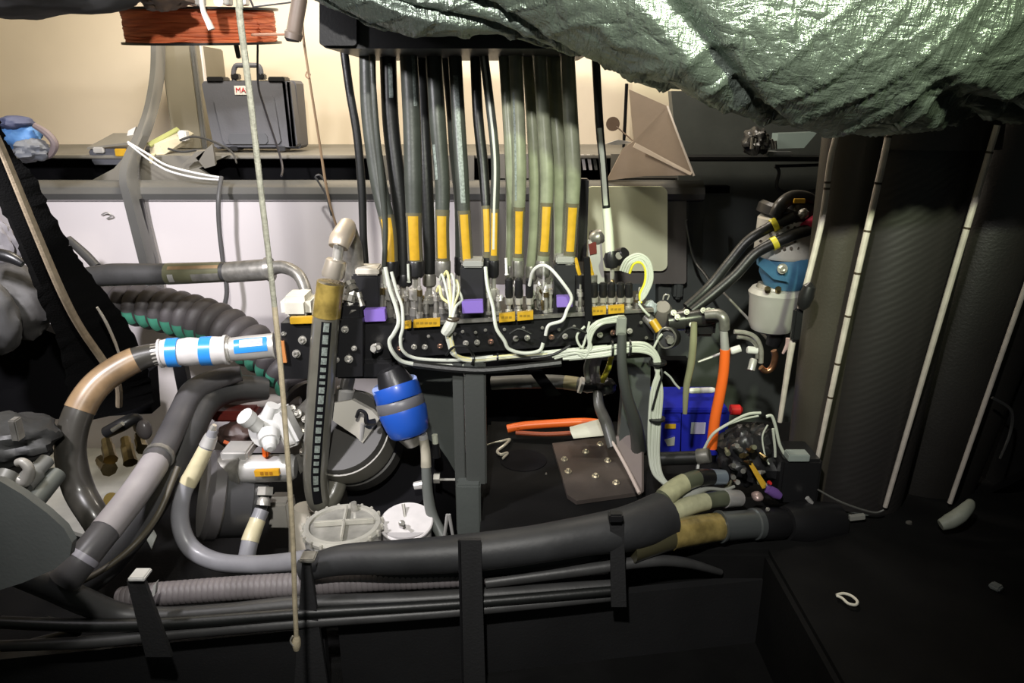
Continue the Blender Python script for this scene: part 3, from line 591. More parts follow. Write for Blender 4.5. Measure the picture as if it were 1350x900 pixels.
t_ = link('cream_cap', pbox(368, 408, 392, 421, 1.5, .08, .012), mat('cap_cream', (.7, .68, .58), .5, var=.2, bump=.4), t)
fo = T('knob_fitting', 'chrome plug fitting on the manifold just right of the port block', 'fitting', P(500, 470, 1.49))
link('plug', cyl((497, 458, 1.5), (492, 460, 1.46), [(0, 6), (.5, 6.5), (.5, 5), (1, 4)], 10), steel, fo); link('dome', cyl((498, 458, 1.5), (499, 458, 1.47), [(0, 7), (.6, 6), (1, 3)], 14), steeld, fo)
# solenoid coils
for i, (x0, x1, y0, y1, py0, py1, lx, lab) in enumerate([(465, 502, 362, 425, 408, 424, (480, 508), 'black solenoid coil with purple tag at the left of the manifold'), (607, 640, 352, 412, 397, 413, (609, 637), 'black solenoid coil with purple tag under the fourth yellow-tagged hose'), (730, 760, 347, 408, 391, 405, (734, 755), 'black solenoid coil with purple tag behind the looping white cable')]):
    t = T('solenoid_coil', lab, 'solenoid', P((x0+x1)/2, y1, 1.53), 'solenoid coils on the manifold')
    link('coil_body', pbox(x0, x1, y0, y1+8, 1.53 if i != 2 else 1.545, .055, .004), mat('coil%d' % i, (.018, .018, .02), .4), t)
    link('top_sticker', pbox(x0+3, x1-3, y0-8, y0+1, 1.525 if i != 2 else 1.54, .055, .003), mat('sticker%d' % i, (.62, .58, .5) if i == 0 else (.3, .3, .28), .5), t)
    link('purple_tag', pbox(lx[0], lx[1], py0, py1, 1.49, .02, .001, roll=-2), purple, t)
    for x in (x0-4, x1+4): link('side_screw', cyl((x, y0+34, 1.54), (x, y1+5, 1.54), [(0, 3.5), (.2, 3.5), (.2, 2), (.8, 2), (.8, 4), (1, 4)], 8), steel, t)
# sensor plugs and cartridge valves
def plug(x, yt, yb, r, Y, lab, kind):
    t = T('sensor_plug' if kind == 0 else 'valve_cartridge', lab, 'plug' if kind == 0 else 'valve', P(x, yb, Y), 'sensor plugs on the manifold' if kind == 0 else 'valve cartridges on the manifold'); h = yb-yt
    if kind == 0:
        link('plug_cap', cyl((x, yt, Y), (x, yt+h*.55, Y), [(0, r*.6), (.1, r), (.85, r*1.05), (1, r*.8)], 12), blackp, t)
        link('plug_nut', cyl((x, yt+h*.55, Y), (x, yt+h*.72, Y), [(0, r*1.05), (1, r*1.05)], 6), steel, t)
        link('plug_stem', cyl((x, yt+h*.7, Y), (x, yb, Y), [(0, r*.5), (.6, r*.5), (.6, r*.9), (1, r*.9)], 10), steel, t)
    else:
        link('adjuster', cyl((x, yt, Y), (x, yt+h*.3, Y), [(0, r*.35), (.7, r*.35), (.7, r*.6), (1, r*.6)], 10), steel, t)
        link('lock_nut', cyl((x, yt+h*.3, Y), (x, yt+h*.45, Y), [(0, r*.9), (1, r*.9)], 6), steel if kind == 1 else brass, t)
        link('body', cyl((x, yt+h*.45, Y), (x, yb-h*.15, Y), [(0, r*.55), (.4, r*.8), (1, r*.8)], 12), steeld, t)
        link('hex_base', cyl((x, yb-h*.16, Y), (x, yb, Y), [(0, r*1.1), (1, r*1.1)], 6), steel, t)
for i, x in enumerate([671, 684, 698, 783, 795, 806, 818, 829]):
    plug(x, 366+(i > 2)*6, 414-(i > 2)*6, 5.2, 1.53, 'black capped sensor plug, %s of the %s' % (['leftmost', 'middle', 'rightmost', 'leftmost', 'second', 'third', 'fourth', 'rightmost'][i], 'three in mid manifold' if i < 3 else 'five at the right manifold end'), 0)
vx = [(504, 362), (512, 380), (523, 385), (537, 378), (553, 366), (562, 384), (575, 378), (590, 390), (601, 385), (648, 375), (657, 382), (711, 362), (720, 372), (727, 380), (765, 375), (772, 388), (840, 388)]
for i, (x, y) in enumerate(vx):
    nm = ['first', 'second', 'third', 'fourth', 'fifth', 'sixth', 'seventh', 'eighth', 'ninth', 'tenth', 'eleventh', 'twelfth', 'thirteenth', 'fourteenth', 'fifteenth', 'sixteenth', 'last'][i]
    plug(x, y, 419-(i > 8)*4-(i > 13)*5, 5.0 if i % 2 else 4.2, 1.535+.03*(i % 2), '%s metal valve cartridge counting from the left on the manifold top' % nm, 1 if i % 4 else 2)
for i, (x, y, x2, y2, m_, lab) in enumerate([(505, 350, 507, 378, wcable, 'pale wire stub standing left of the white cable pair'), (538, 348, 539, 372, wcable, 'pale wire stub standing right of the white cable pair'), (667, 340, 668, 362, white, 'pale wire stub beside the first capped plugs'), (717, 352, 717, 395, alu, 'thin chrome rod among the fittings under the narrow tag')]):
    one('metal_rod', cyl((x, y, 1.54), (x2, y2, 1.54), [(0, 1.8), (.9, 1.8), (1, 3)], 8), m_, lab, 'rod')
t = T('end_fitting', 'grey round regulator and red tag behind the white-sleeved hose', 'regulator', P(790, 375, 1.64))
link('dome', cyl((780, 318, 1.66), (795, 308, 1.66), [(0, 7), (.3, 10), (.7, 10), (1, 7)], 16), steeld, t); link('bracket', ppoly([(776, 318), (793, 314), (797, 372), (785, 375), (776, 345)], 1.65, .02), alu, t)
link('red_tag', ppoly([(776, 322), (786, 318), (787, 334), (778, 336)], 1.645, .004), dred, t); link('black_cap', cyl((812, 342, 1.62), (824, 332, 1.6), [(0, 10), (.6, 11), (1, 7)], 14), blackp, t)
link('chrome_ring', cyl((812, 340, 1.6), (816, 337, 1.59), [(0, 5), (1, 5)], 14), steel, t)
for x in (763, 778): link('dark_riser', pbox(x, x+12, 236+(x > 770)*70, 345, 1.75, .03, .003), blackp, t)
t = T('relay', 'pair of black relay cylinders with yellow wire tops left of the right-hand plugs', 'relay', P(765, 408, 1.54))
for x in (764, 781):
    link('cylinder', cyl((x, 362, 1.55), (x, 395, 1.55), [(0, 6.5), (1, 6.5)], 14), blackp if x < 770 else steeld, t); link('base', cyl((x, 395, 1.55), (x, 412, 1.55), [(0, 6), (.4, 6), (.4, 4), (1, 4)], 8), steel, t); link('yellow_wire', Path([(x, 362, 1.55, 2.6), (x-3, 352, 1.55, 3), (x-5, 340, 1.56, 2)], 5).g(1, 6), yel, t)
one('junction_post', G().poly([P(770, 340, 1.53), P(778, 340, 1.53), P(782, 440, 1.46), P(772, 440, 1.46)], (0, .015, 0)), black, 'black flat strap running down in front of the right-hand relays', 'strap')

t = T('fitting_clutter', 'bright small elbows and nuts crowded between the valve cartridges', 'fitting', P(600, 415, 1.55)); random.seed(3)
for k in range(46):
    x = random.choice([random.uniform(506, 604), random.uniform(645, 730), random.uniform(700, 728), random.uniform(762, 848)]); y = random.uniform(372, 408)-(x-500)*.03
    a_ = (x, y, 1.55+random.uniform(-.02, .03)); b_ = (x+random.uniform(-4, 4), y+random.uniform(7, 14), a_[2]-random.uniform(0, .01)); r = random.uniform(1.6, 3.6)
    link(random.choice(['elbow', 'nut', 'stub']), cyl(a_, b_, [(0, r*.6), (.2, r), (.55, r), (.6, r*.7), (1, r*.8)], 8), random.choice([steel, steel, alu, steeld, brass]), t)
# ================================================================ WHITE CABLES
def cab(name, ctl, r, m_, lab, grp=None, n=8):
    return one(name, Path([(c[0]+(0 if j in (0, len(ctl)-1) else random.uniform(-1, 1)), c[1]+(0 if j in (0, len(ctl)-1) else random.uniform(-1, 1)), c[2] if len(c) > 2 else 1.47, r*(.82 if m_ != rubber else 1)) for j, c in enumerate(ctl)], 10).g(1, n), m_, lab, 'cable', grp)
cab('white_cable', [(508, 352, 1.5), (514, 380, 1.49), (523, 404, 1.48), (526, 425, 1.465), (520, 440, 1.46), (513, 450, 1.46), (518, 465, 1.46), (532, 476, 1.47), (560, 481, 1.48), (610, 480, 1.48), (660, 472, 1.48), (720, 466, 1.49)], 3.4, wcable, 'left white cable dropping from the first yellow-tagged hose')
cab('white_cable', [(516, 358, 1.5), (524, 385, 1.49), (530, 405, 1.48), (532, 430, 1.465), (528, 446, 1.46), (532, 462, 1.46), (550, 473, 1.47), (600, 475, 1.475), (650, 470, 1.48)], 2.8, wcable, 'second white cable dropping beside the first')
for i, (x, y) in enumerate([(583, 363), (588, 358), (595, 362), (601, 370), (579, 378), (604, 382)]):
    cab('white_cable', [(x-3, y+6, 1.52), (x, y, 1.51), (x+4, y+14, 1.5), (594+i*1.2, 405, 1.48), (592+i*.9, 424, 1.465), (589+i, 438, 1.46), (592+i, 454, 1.46), (600+i, 468+i*.6, 1.46), (625, 472+i*.8, 1.465), (670, 468+i*.8, 1.47), (730, 462+i*.8, 1.48), (800, 456+i, 1.49)], 2.3, [wcable, yel2, wcable, mat('cable_cream', (.7, .68, .4), .4), yel2, wcable][i] if i not in (1, 4) else mat('cable_ylw%d' % i, (.75, .7, .32), .4), ['leftmost', 'second', 'third', 'fourth', 'low left', 'rightmost'][i]+' cable in the white and yellow fan between the left coils')
t = T('cable_wrap', 'grey wrapped knot where the fan of cables is tied', 'cable tie', P(590, 447, 1.45)); link('wrap', Path([(597, 422, 1.455, 7), (592, 432, 1.45, 8), (586, 440, 1.45, 6)], 6).g(1, 10), mat('wrap_white', (.55, .57, .5), .6, bump=.5, bscale=200), t); link('tie', cyl((597, 420, 1.455), (597, 422, 1.455), [(0, 8.5), (1, 8.5)], 12), ink, t)
cab('white_cable', [(640, 352, 1.52), (642, 378, 1.5), (649, 405, 1.48), (655, 432, 1.46), (664, 448, 1.455), (672, 460, 1.455), (690, 465, 1.455), (711, 462, 1.455), (716, 452, 1.46)], 3, wcable, 'white cable dropping right of the middle coil and curling under the tags')
cab('white_cable', [(698, 376, 1.52), (702, 358, 1.50), (712, 350, 1.49), (725, 354, 1.48), (742, 372, 1.47), (753, 392, 1.47), (748, 408, 1.47), (740, 422, 1.465), (724, 428, 1.46), (719, 442, 1.46)], 2.8, white, 'bright white cable looping over in front of the right coil')
for i in range(5):
    cab('white_cable', [(818+i*3, 356+i*1, 1.52), (826+i*2.4, 342+i*1.5, 1.51), (842+i, 334+i*3, 1.51), (857-i*1.5, 345+i*3, 1.51), (860-i*2.5, 368+i, 1.51), (852-i*2, 388, 1.51), (842+i*.8, 399, 1.51)], 2.1, wcable if i != 4 else yel2, ['outermost', 'second', 'middle', 'fourth', 'innermost yellow'][i]+' cable of the arch at the right end of the manifold')
# main run to the right, over the hook and down
offs = [(-5, -5), (-2, -2), (2, 1), (5, 3), (0, 5), (8, 6)]
for i, (a, b) in enumerate(offs):
    cab('white_cable', [(742+a, 470+b*.5, 1.455), (790, 464+b, 1.45), (835, 457+b, 1.45), (858+a*.3, 462+b, 1.45), (869-a*.3-2, 482+b*.4, 1.45), (864+a, 515, 1.45), (862+a, 560, 1.45), (861+a*.8, 600, 1.45), (866+a*.8, 625+b*.3, 1.44), (880+a*.5, 640+b*.3, 1.43)], 2.9, wcable, ['inner', 'second inner', 'third', 'fourth', 'fifth', 'outer'][i]+' cable of the thick white bundle turning down by the blue bin')
for i in range(4):
    cab('white_cable', [(722+i*3, 466+i*2, 1.455), (755+i, 462+i, 1.45), (778-i*2, 460+i*3, 1.45), (775+i*2, 440, 1.45), (786+i*2, 425+i, 1.45), (806, 419+i*2, 1.46), (822, 417+i*2, 1.47)], 2.6, wcable, ['first', 'second', 'third', 'last'][i]+' cable of the C-shaped white curve below the right tags')
cab('white_cable', [(771, 430, 1.46), (762, 440, 1.46), (761, 450, 1.46), (768, 458, 1.46), (774, 440, 1.46), (777, 424, 1.46)], 2, wcable, 'small white ring of cable left of the C-shaped curve')
for i, (x, y, rx) in enumerate([(656, 471, 6), (624, 473, 7), (807, 459, 11), (830, 458, 11), (866, 552, 11), (867, 478, 12)]):
    one('cable_tie', cyl((x-1.2, y, 1.452), (x+1.2, y, 1.452), [(0, rx), (1, rx)], 16) if y < 475 else cyl((x, y-1.2, 1.45), (x, y+1.2, 1.45), [(0, rx), (1, rx)], 16), blackp, 'black tie %s' % ['around the thin cables under the middle tags', 'around the cables left of the middle post', 'on the white bundle left of the grey tube', 'on the white bundle right of the grey tube', 'round the vertical white bundle beside the blue bin', 'round the bend of the white bundle'][i], 'cable tie')
for i, c in enumerate([[(588, 468, 1.45), (598, 458, 1.44), (615, 458, 1.44), (625, 470, 1.45), (622, 480, 1.46)], [(672, 440, 1.45), (685, 434, 1.45), (700, 440, 1.45)], [(735, 446, 1.45), (752, 432, 1.45), (776, 440, 1.45)], [(700, 472, 1.45), (730, 468, 1.45), (752, 455, 1.45)], [(545, 480, 1.46), (590, 486, 1.46), (640, 488, 1.46), (700, 482, 1.46), (740, 478, 1.46)]]):
    cab('black_cable', c, 1.8 if i != 4 else 5, rubber, ['thin black loop under the tied fan of cables', 'thin black arc below the middle yellow tags', 'thin black arc left of the C-shaped curve', 'thin black wire crossing the white cables', 'thicker black cable along the underside of the manifold'][i])
cab('white_cable', [(870, 480, 1.45), (872, 495, 1.44), (868, 512, 1.44), (860, 540, 1.44)], 1.6, rubber, 'thin black wire on the right face of the white bundle')
cab('grey_tail', [(876, 490, 1.45), (884, 498, 1.45), (890, 505, 1.45), (896, 512, 1.45)], 1.8, mat('tailg', (.4, .42, .38), .5), 'short grey cable tail right of the white bundle')
# ================================================================ LEFT BIG HOSES
def hose(lab, ctl, m_, parts=(), n=18, name='hose', sub=12, grp=None, rib=None):
    pa = Path(ctl, sub); t = T(name, lab, 'hose', pa.p[-1], grp); link('jacket', pa.g(1, n) if not rib else pa.rib(*rib), m_, t)
    for nm, u0, u1, k, mm in parts: link(nm, pa.uu(u0, u1).g(k, n), mm, t)
    return t, pa
t, pa = hose('grey hose lying across the white panel with a steel elbow into the port block', [(112, 366, 1.72, 13), (150, 362, 1.7, 15), (215, 361, 1.68, 14), (300, 358, 1.66, 13), (352, 356, 1.64, 13)], dhose, [])
link('elbow', Path([(350, 356, 1.64, 10), (372, 352, 1.63, 8.5), (392, 361, 1.61, 8), (402, 380, 1.59, 8), (404, 400, 1.57, 9)], 8).g(), steeld, t)
link('crimp', cyl((300, 359, 1.66), (356, 355, 1.64), [(0, 14), (1, 14)], 18), steeld, t); link('ring', cyl((352, 355, 1.64), (359, 354, 1.64), [(0, 16), (1, 16)], 18), steeld, t)
s = pa.x(218, 300); link('clear_wrap', s.g(1.04), mat('olive_wrap', (.15, .15, .09), .3, var=.4, coat=.4), t)
s = pa.x(222, 243); link('paper_tag', G().arc(s.p, s.r, d=Vector((0, -1, -.25)), half=22, k=1.08), alu, t); s = pa.x(255, 298); link('paper_tag', G().arc(s.p, s.r, d=Vector((0, -1, -.3)), half=22, k=1.08), steeld, t)
s = pa.x(228, 300); link('orange_streak', G().arc(s.p, s.r, d=Vector((0, -1, .9)), half=10, k=1.08), tanhose, t)
link('elbow_nut', cyl((404, 398, 1.57), (406, 412, 1.56), [(0, 9), (1, 9)], 6), steeld, t); link('elbow_nut', cyl((400, 384, 1.58), (403, 397, 1.57), [(0, 10), (1, 10)], 12), alu, t)
# corrugated duct
def duct(pa, pitch, amp, t):
    step = pitch/10; out = []; L = 0; nx = 0
    for i in range(1, len(pa.p)):
        a, b = pa.p[i-1], pa.p[i]; d = (b-a).length
        while nx <= L+d: f = (nx-L)/d; out.append((a.lerp(b, f), pa.r[i-1]+(pa.r[i]-pa.r[i-1])*f, nx)); nx += step
        L += d
    rr_ = [o[1]*(1-amp+amp*abs(math.sin(math.pi*o[2]/pitch))**.6) for o in out]
    link('duct_body', G().tube([o[0] for o in out], rr_, 30), corr, t)
    for k in range(1, int(out[-1][2]/pitch)):
        ix = [j for j, o in enumerate(out) if k*pitch+pitch*.08 < o[2] < (k+1)*pitch-pitch*.08]
        if len(ix) > 3: link('green_mark', G().arc([out[j][0] for j in ix], [rr_[j] for j in ix], d=Vector((-.1, -1, -.5)), half=21, k=1.012, n=6), greenst, t)
dc = Path([(120, 395, 1.9, 26), (170, 400, 1.88, 28), (230, 412, 1.85, 31), (290, 432, 1.8, 33), (340, 460, 1.75, 30), (375, 490, 1.7, 27), (398, 520, 1.66, 24)], 30)
t = T('corrugated_duct', 'black corrugated duct with green stripe running behind the port block', 'duct', dc.p[-1]); duct(dc, .040, .30, t)
for k, (c, lab) in enumerate([([(118, 345, 2.0, 4), (150, 360, 1.98, 4), (190, 372, 1.95, 4)], 'thin grey pipe behind the black strut'), ([(90, 315, 2.0, 5), (112, 335, 1.98, 6), (128, 352, 1.96, 6)], 'short grey pipe slanting down behind the black strut')]):
    one('pipe', Path(c, 6).g(), dhose, lab, 'pipe')
# hose with blue and white sleeve
hc = [(362, 455, 1.50, 16), (330, 458, 1.49, 16), (285, 462, 1.48, 15), (240, 464, 1.47, 15), (205, 467, 1.46, 15), (170, 478, 1.44, 17), (128, 507, 1.40, 18), (102, 548, 1.36, 19), (93, 595, 1.33, 19), (104, 645, 1.31, 19), (130, 690, 1.28, 18), (150, 730, 1.3, 17)]
t, pa = hose('thick bending hose with white foam and blue bands plugged into the port block', hc, brownh, [('clear_cuff', 0, 1.75, 1.02, alu), ('steel_end', 3.6, 4.15, 1.0, steel), ('tan_length', 4.75, 6.9, 1.03, tanhose)])
fw = pa.uu(1.72, 3.75); L = len(fw.p)-1
link('foam_sleeve', G().tube(fw.p, [r*(1.18+.1*math.sin(3.0*3.14*i/L)**2) for i, r in enumerate(fw.r)], 20), foam, t)
for a, b in ((2.05, 2.45), (3.05, 3.5)): s = pa.uu(a, b); link('blue_band', s.g(1.3, 20), bluet, t)
link('end_bead', pa.uu(1.6, 1.8).g(1.3, 20), foam, t); link('end_bead', pa.uu(3.7, 3.85).g(1.28, 20), foam, t)
s = pa.uu(.3, 1.45); lb = link('blue_tag', G().arc(s.p, s.r, d=Vector((0, -1, .55)), half=34, k=1.05), bluet, t); s = pa.uu(.45, 1.3); link('tag_text_field', G().arc(s.p, s.r, d=Vector((0, -1, .8)), half=18, k=1.08), mat('tag_pale', (.6, .62, .8), .4), t)
for d_ in (.62, .86): s = pa.uu(.5, 1.25); link('text_line', G().arc(s.p, s.r, d=Vector((0, -1, d_)), half=1.6, k=1.1), mat('tag_ink%.2f' % d_, (.3, .3, .5), .4), t)
for u in (.0, 1.55): link('cuff_ring', pa.uu(u, u+.13).g(1.12, 20), steel, t)
# black struts with beige cord at the left
st = T('webbing_strut', 'wide fuzzy black strut running diagonally down the left side', 'strut', P(190, 560, 1.2))
def band(c0, c1, th, wob=.002):
    n = len(c0); g = G(); rows = []
    A = Path([(x, y, Y, 1) for x, y, Y in c0], 10).p; B = Path([(x, y, Y, 1) for x, y, Y in c1], 10).p
    for i, (a, b) in enumerate(zip(A, B)):
        w1 = Vector((random.uniform(-wob, wob), 0, random.uniform(-wob, wob))); w2 = Vector((random.uniform(-wob, wob), 0, random.uniform(-wob, wob)))
        m_ = (a+b)/2; rows.append([a+w1, a.lerp(b, .25)+Vector((0, -th*.6, 0)), m_+Vector((0, -th*.75, 0)), a.lerp(b, .75)+Vector((0, -th*.6, 0)), b+w2, m_+Vector((0, th*.8, 0))])
    return g.grid(rows, True)
link('webbing', band([(-200, -120, 1.1), (-60, 150, 1.22), (-25, 210, 1.26), (2, 275, 1.3), (28, 335, 1.34), (52, 395, 1.4), (76, 450, 1.48), (86, 500, 1.56), (94, 535, 1.62), (100, 556, 1.64)], [(-140, -130, 1.1), (-10, 140, 1.22), (10, 188, 1.26), (48, 238, 1.3), (78, 298, 1.34), (108, 345, 1.4), (150, 400, 1.48), (182, 450, 1.56), (198, 500, 1.62), (204, 530, 1.64), (207, 552, 1.64)], .03, .0035), fuzzy, st)
cd_ = Path([(-12, 165, 1.17, 5), (8, 210, 1.21, 5.2), (45, 300, 1.27, 5.4), (80, 382, 1.34, 5.4), (105, 430, 1.41, 5), (135, 474, 1.49, 5), (155, 505, 1.52, 4.5), (157, 535, 1.54, 4.2)], 10)
one('beige_cord', cd_.g(1, 10), mat('cord_beige', (.36, .29, .2), .7, bump=.3, bscale=300, var=.25, vscale=60), 'beige cord lying along the fuzzy black strut', 'cord')
one('lanyard', Path([(128, 405, 1.40, 1.6), (140, 425, 1.42, 2), (152, 452, 1.46, 2), (158, 470, 1.48, 1.6)], 8).g(1, 8), mat('lany', (.45, .42, .36), .7), 'short pale lanyard right of the fuzzy black strut', 'cord')
# grey ribbed sacks at the left
t = T('vent_duct', 'grey bulging ribbed fabric duct at the left edge', 'duct', P(10, 450, 1.4))
link('duct_fabric', plump(-60, 72, 345, 452, 1.62, .16, .15, 2.5, 4, 26), mat('duct_grey', (.06, .058, .056), .6, bump=.6, bscale=40, var=.3), t)
link('duct_end', plump(-50, 24, 372, 470, 1.5, .1, .12, 2, 6, 26), mat('duct_grey2', (.05, .05, .05), .6, bump=.4, bscale=40), t)
link('pale_flap', plump(-30, 24, 290, 352, 1.65, .05, .3, 2, 9), mat('flap_pale', (.2, .19, .2), .6), t)
link('black_ring', Path([(-30, 330, 1.5, 8), (10, 338, 1.5, 8), (30, 348, 1.5, 5)], 5).g(), blackp, t)
one('dark_recess', G().poly([P(-60, 430, 1.74), P(60, 435, 1.74), P(196, 490, 1.74), P(200, 545, 1.74), P(-60, 560, 1.74)], (0, .05, 0)), black, 'flat black sheet filling the dark recess behind the beige hose bend', 'panel')  # flat black sheet added to keep this recess dark
# lower left machinery
t = T('seacock', 'dull grey valve housing with hooked lever at the left edge', 'valve', P(30, 640, 1.2))
link('housing', plump(-60, 75, 545, 612, 1.28, .14, .18, 2.2, 11, 24), mat('cast_dark', (.035, .036, .034), .5, 0, bump=.5, bscale=50, var=.4), t)
link('lever', Path([(22, 610, 1.14, 5), (30, 609, 1.14, 6), (38, 618, 1.14, 7), (34, 634, 1.14, 8), (22, 632, 1.14, 7), (10, 628, 1.14, 8)], 8).g(), mat('cast_light', (.34, .33, .3), .45, .2, bump=.4, bscale=50), t)
link('pipe_stub', cyl((30, 640, 1.14), (62, 606, 1.2), [(0, 14), (.5, 13), (.5, 10), (1, 10)], 16), mat('cast_mid', (.16, .165, .155), .5, .2), t)
link('flange', cyl((2, 640, 1.12), (12, 622, 1.14), [(0, 12), (1, 12)], 14), mat('cast_mid2', (.2, .2, .18), .5, .2), t)
link('plate', pbox(12, 22, 555, 582, 1.15, .02, .002), steeld, t)
link('pipe_stub', cyl((40, 668, 1.12), (75, 625, 1.2), [(0, 12), (1, 12)], 16), mat('cast_mid3', (.1, .11, .1), .5, .2), t)
one('wall_card', G().poly([P(85, 585, 1.5), P(108, 560, 1.5), P(112, 605, 1.5), P(90, 618, 1.5)], (0, .01, 0)), gplate, 'grey torn card behind the thick bending hose', 'card')
g = G(); q = [P(-260, 600, .86), P(0, 634, .86), P(30, 652, .86), P(62, 676, .86), P(84, 696, .86), P(95, 715, .86), P(92, 733, .86), P(72, 750, .86), P(30, 768, .86), P(-260, 860, .86)]
one('rounded_flap', g.poly(q, (0, .012, 0)), gplate, 'flat grey rounded plate in the bottom left foreground', 'plate')
t = T('brass_fittings', 'cluster of dull brass pipe fittings on the white floor at the lower left', 'fitting', P(150, 620, 1.35))
for x, y, x2, y2, r in [(165, 578, 172, 610, 8), (140, 580, 146, 606, 8), (183, 573, 188, 592, 7), (133, 606, 144, 618, 9)]:
    link('fitting', cyl((x, y, 1.55), (x2, y2, 1.5), [(0, r*.8), (.3, r*.8), (.3, r), (.8, r), (1, r*1.15)], 8), brass, t)
link('dark_elbow', Path([(140, 570, 1.5, 8), (160, 560, 1.5, 9), (178, 552, 1.52, 8), (184, 565, 1.53, 7)], 6).g(), blackp, t); link('chrome_bit', cyl((148, 567, 1.46), (162, 558, 1.46), [(0, 3), (1, 3)], 10), steel, t)
link('brass_cap', cyl((146, 658, 1.45), (158, 662, 1.5), [(0, 9), (1, 9)], 14), mat('ochre', (.35, .24, .05), .5), t); link('oval_gauge', plump(180, 200, 552, 580, 1.5, .03, .05, 1, 2, 12), mat('gauge_dark', (.1, .09, .09), .3), t)
# two big diagonal hoses
hose('broad black hose sweeping from the upper centre down to the lower left corner', [(352, 512, 1.66, 15), (305, 512, 1.62, 18), (270, 530, 1.56, 20), (248, 570, 1.48, 20), (222, 620, 1.40, 22), (185, 680, 1.30, 24), (140, 735, 1.22, 26), (95, 775, 1.16, 24)], dhose)
t, pa = hose('lighter grey hose lying along the outer side of the broad diagonal black hose', [(318, 492, 1.60, 10), (285, 500, 1.58, 14), (255, 516, 1.54, 16), (237, 548, 1.48, 16), (215, 592, 1.38, 17), (185, 640, 1.26, 18), (145, 692, 1.16, 19), (110, 735, 1.1, 20), (85, 765, 1.08, 21)], mat('hose_mid', (.09, .087, .09), .4, var=.35, vscale=9))
link('pale_length', pa.uu(4.4, 6.2).g(1.05), mat('pale_sheath', (.30, .28, .285), .5, var=.2, vscale=12), t); link('clamp', pa.uu(4.1, 4.3).g(1.15), steeld, t); link('sheath_end', pa.uu(6.9, 7.1).g(1.08), mat('sheath_end', (.3, .29, .33), .4), t)
hose('thin olive hose in the shadow below the broad diagonal hose', [(235, 615, 1.32, 4), (210, 675, 1.26, 4), (180, 715, 1.2, 4), (140, 748, 1.16, 4), (100, 770, 1.12, 4)], mat('olive_thin', (.07, .06, .04), .5))
# tray hoses
hose('ribbed pinkish grey hose in the tray above the front panel', [(158, 789, 1.17, 15), (200, 784, 1.17, 16), (260, 779, 1.18, 16), (330, 774, 1.19, 16), (400, 770, 1.2, 16), (480, 764, 1.21, 16), (600, 758, 1.22, 16), (720, 748, 1.24, 15), (800, 742, 1.25, 14)], pinkhose, sub=30, rib=(.0105, .05, 18))
hose('dark grey hose curving into the tray from the lower left', [(10, 752, 1.06, 15), (60, 770, 1.08, 17), (110, 792, 1.1, 17), (160, 810, 1.12, 15), (220, 812, 1.13, 12), (300, 806, 1.14, 11), (400, 796, 1.16, 11), (560, 790, 1.18, 11), (820, 772, 1.23, 9)], dhose)
for i, (c, m_) in enumerate([([(-20, 852, 1.05, 7), (120, 846, 1.07, 8), (240, 834, 1.1, 8), (400, 820, 1.13, 8), (600, 806, 1.17, 7), (810, 786, 1.22, 6)], dhose), ([(0, 820, 1.06, 8), (120, 824, 1.08, 9), (240, 820, 1.1, 8), (400, 808, 1.13, 8), (600, 796, 1.17, 7), (810, 778, 1.21, 6)], rubber), ([(40, 848, 1.1, 6), (100, 832, 1.12, 8), (60, 818, 1.1, 6)], rubber), ([(640, 768, 1.2, 7), (760, 752, 1.22, 8), (850, 740, 1.24, 8), (900, 741, 1.26, 7), (950, 754, 1.3, 4)], dhose)]):
    hose(['lowest long hose showing just above the front panel edge', 'second lowest long black hose in the tray', 'short black hose loop at the lower left corner', 'flat grey hose tapering away right of the last strap'][i], c, m_)
t, pa = hose('black sheathed hose bundle sweeping from the filters to the right-hand fittings', [(398, 752, 1.18, 15), (450, 738, 1.18, 20), (530, 734, 1.18, 23), (620, 728, 1.19, 25), (700, 718, 1.2, 25), (770, 706, 1.22, 26), (830, 696, 1.25, 30), (872, 682, 1.3, 33)], mat('bundle_black', (.036, .037, .039), .52, bump=.3, bscale=70, var=.3, vscale=10))
hose('second black hose bundle under the upper sheathed bundle', [(400, 762, 1.22, 17), (520, 756, 1.22, 18), (640, 748, 1.23, 18), (760, 732, 1.25, 18), (860, 716, 1.32, 20)], rubber)
# straps
for i, (x0, x1, x2, x3, y0, y1, Ya, lab) in enumerate([(167, 190, 192, 226, 766, 866, 1.045, 'black strap over the tray at the left, with a bright folded top'), (398, 408, 388, 432, 740, 905, 1.12, 'wide black strap over the tray just right of the rope end'), (604, 634, 608, 640, 712, 905, 1.14, 'wide dark strap over the tray below the grey post'), (804, 822, 806, 826, 682, 800, 1.19, 'narrow black strap at the right end of the tray')]):
    t = T('tray_strap', lab, 'strap', P((x2+x3)/2, y1, Ya), 'straps over the hose tray')
    link('band', G().poly([P(x0, y0, Ya+.01), P(x1, y0, Ya+.01), P(x3, y1, Ya), P(x2, y1, Ya)], (0, .008, 0)), mat('strap%d' % i, (.02, .02, .021), .6, bump=.4, bscale=200), t)
    if i == 0: link('bright_fold', pbox(168, 190, 762, 767, Ya, .03, .002), white, t); link('white_end', ppoly([(202, 772), (206, 768), (204, 784), (199, 790)], 1.1, .01), white, t)
    if i == 1: link('grey_fold', pbox(394, 414, 738, 743, 1.12, .03, .002), steeld, t)
    if i == 3: link('buckle', pbox(803, 822, 679, 690, 1.185, .02, .003), blackp, t)
    if i == 2: link('seam', pbox(606, 609, 712, 900, 1.136, .004, .001), blackp, t)
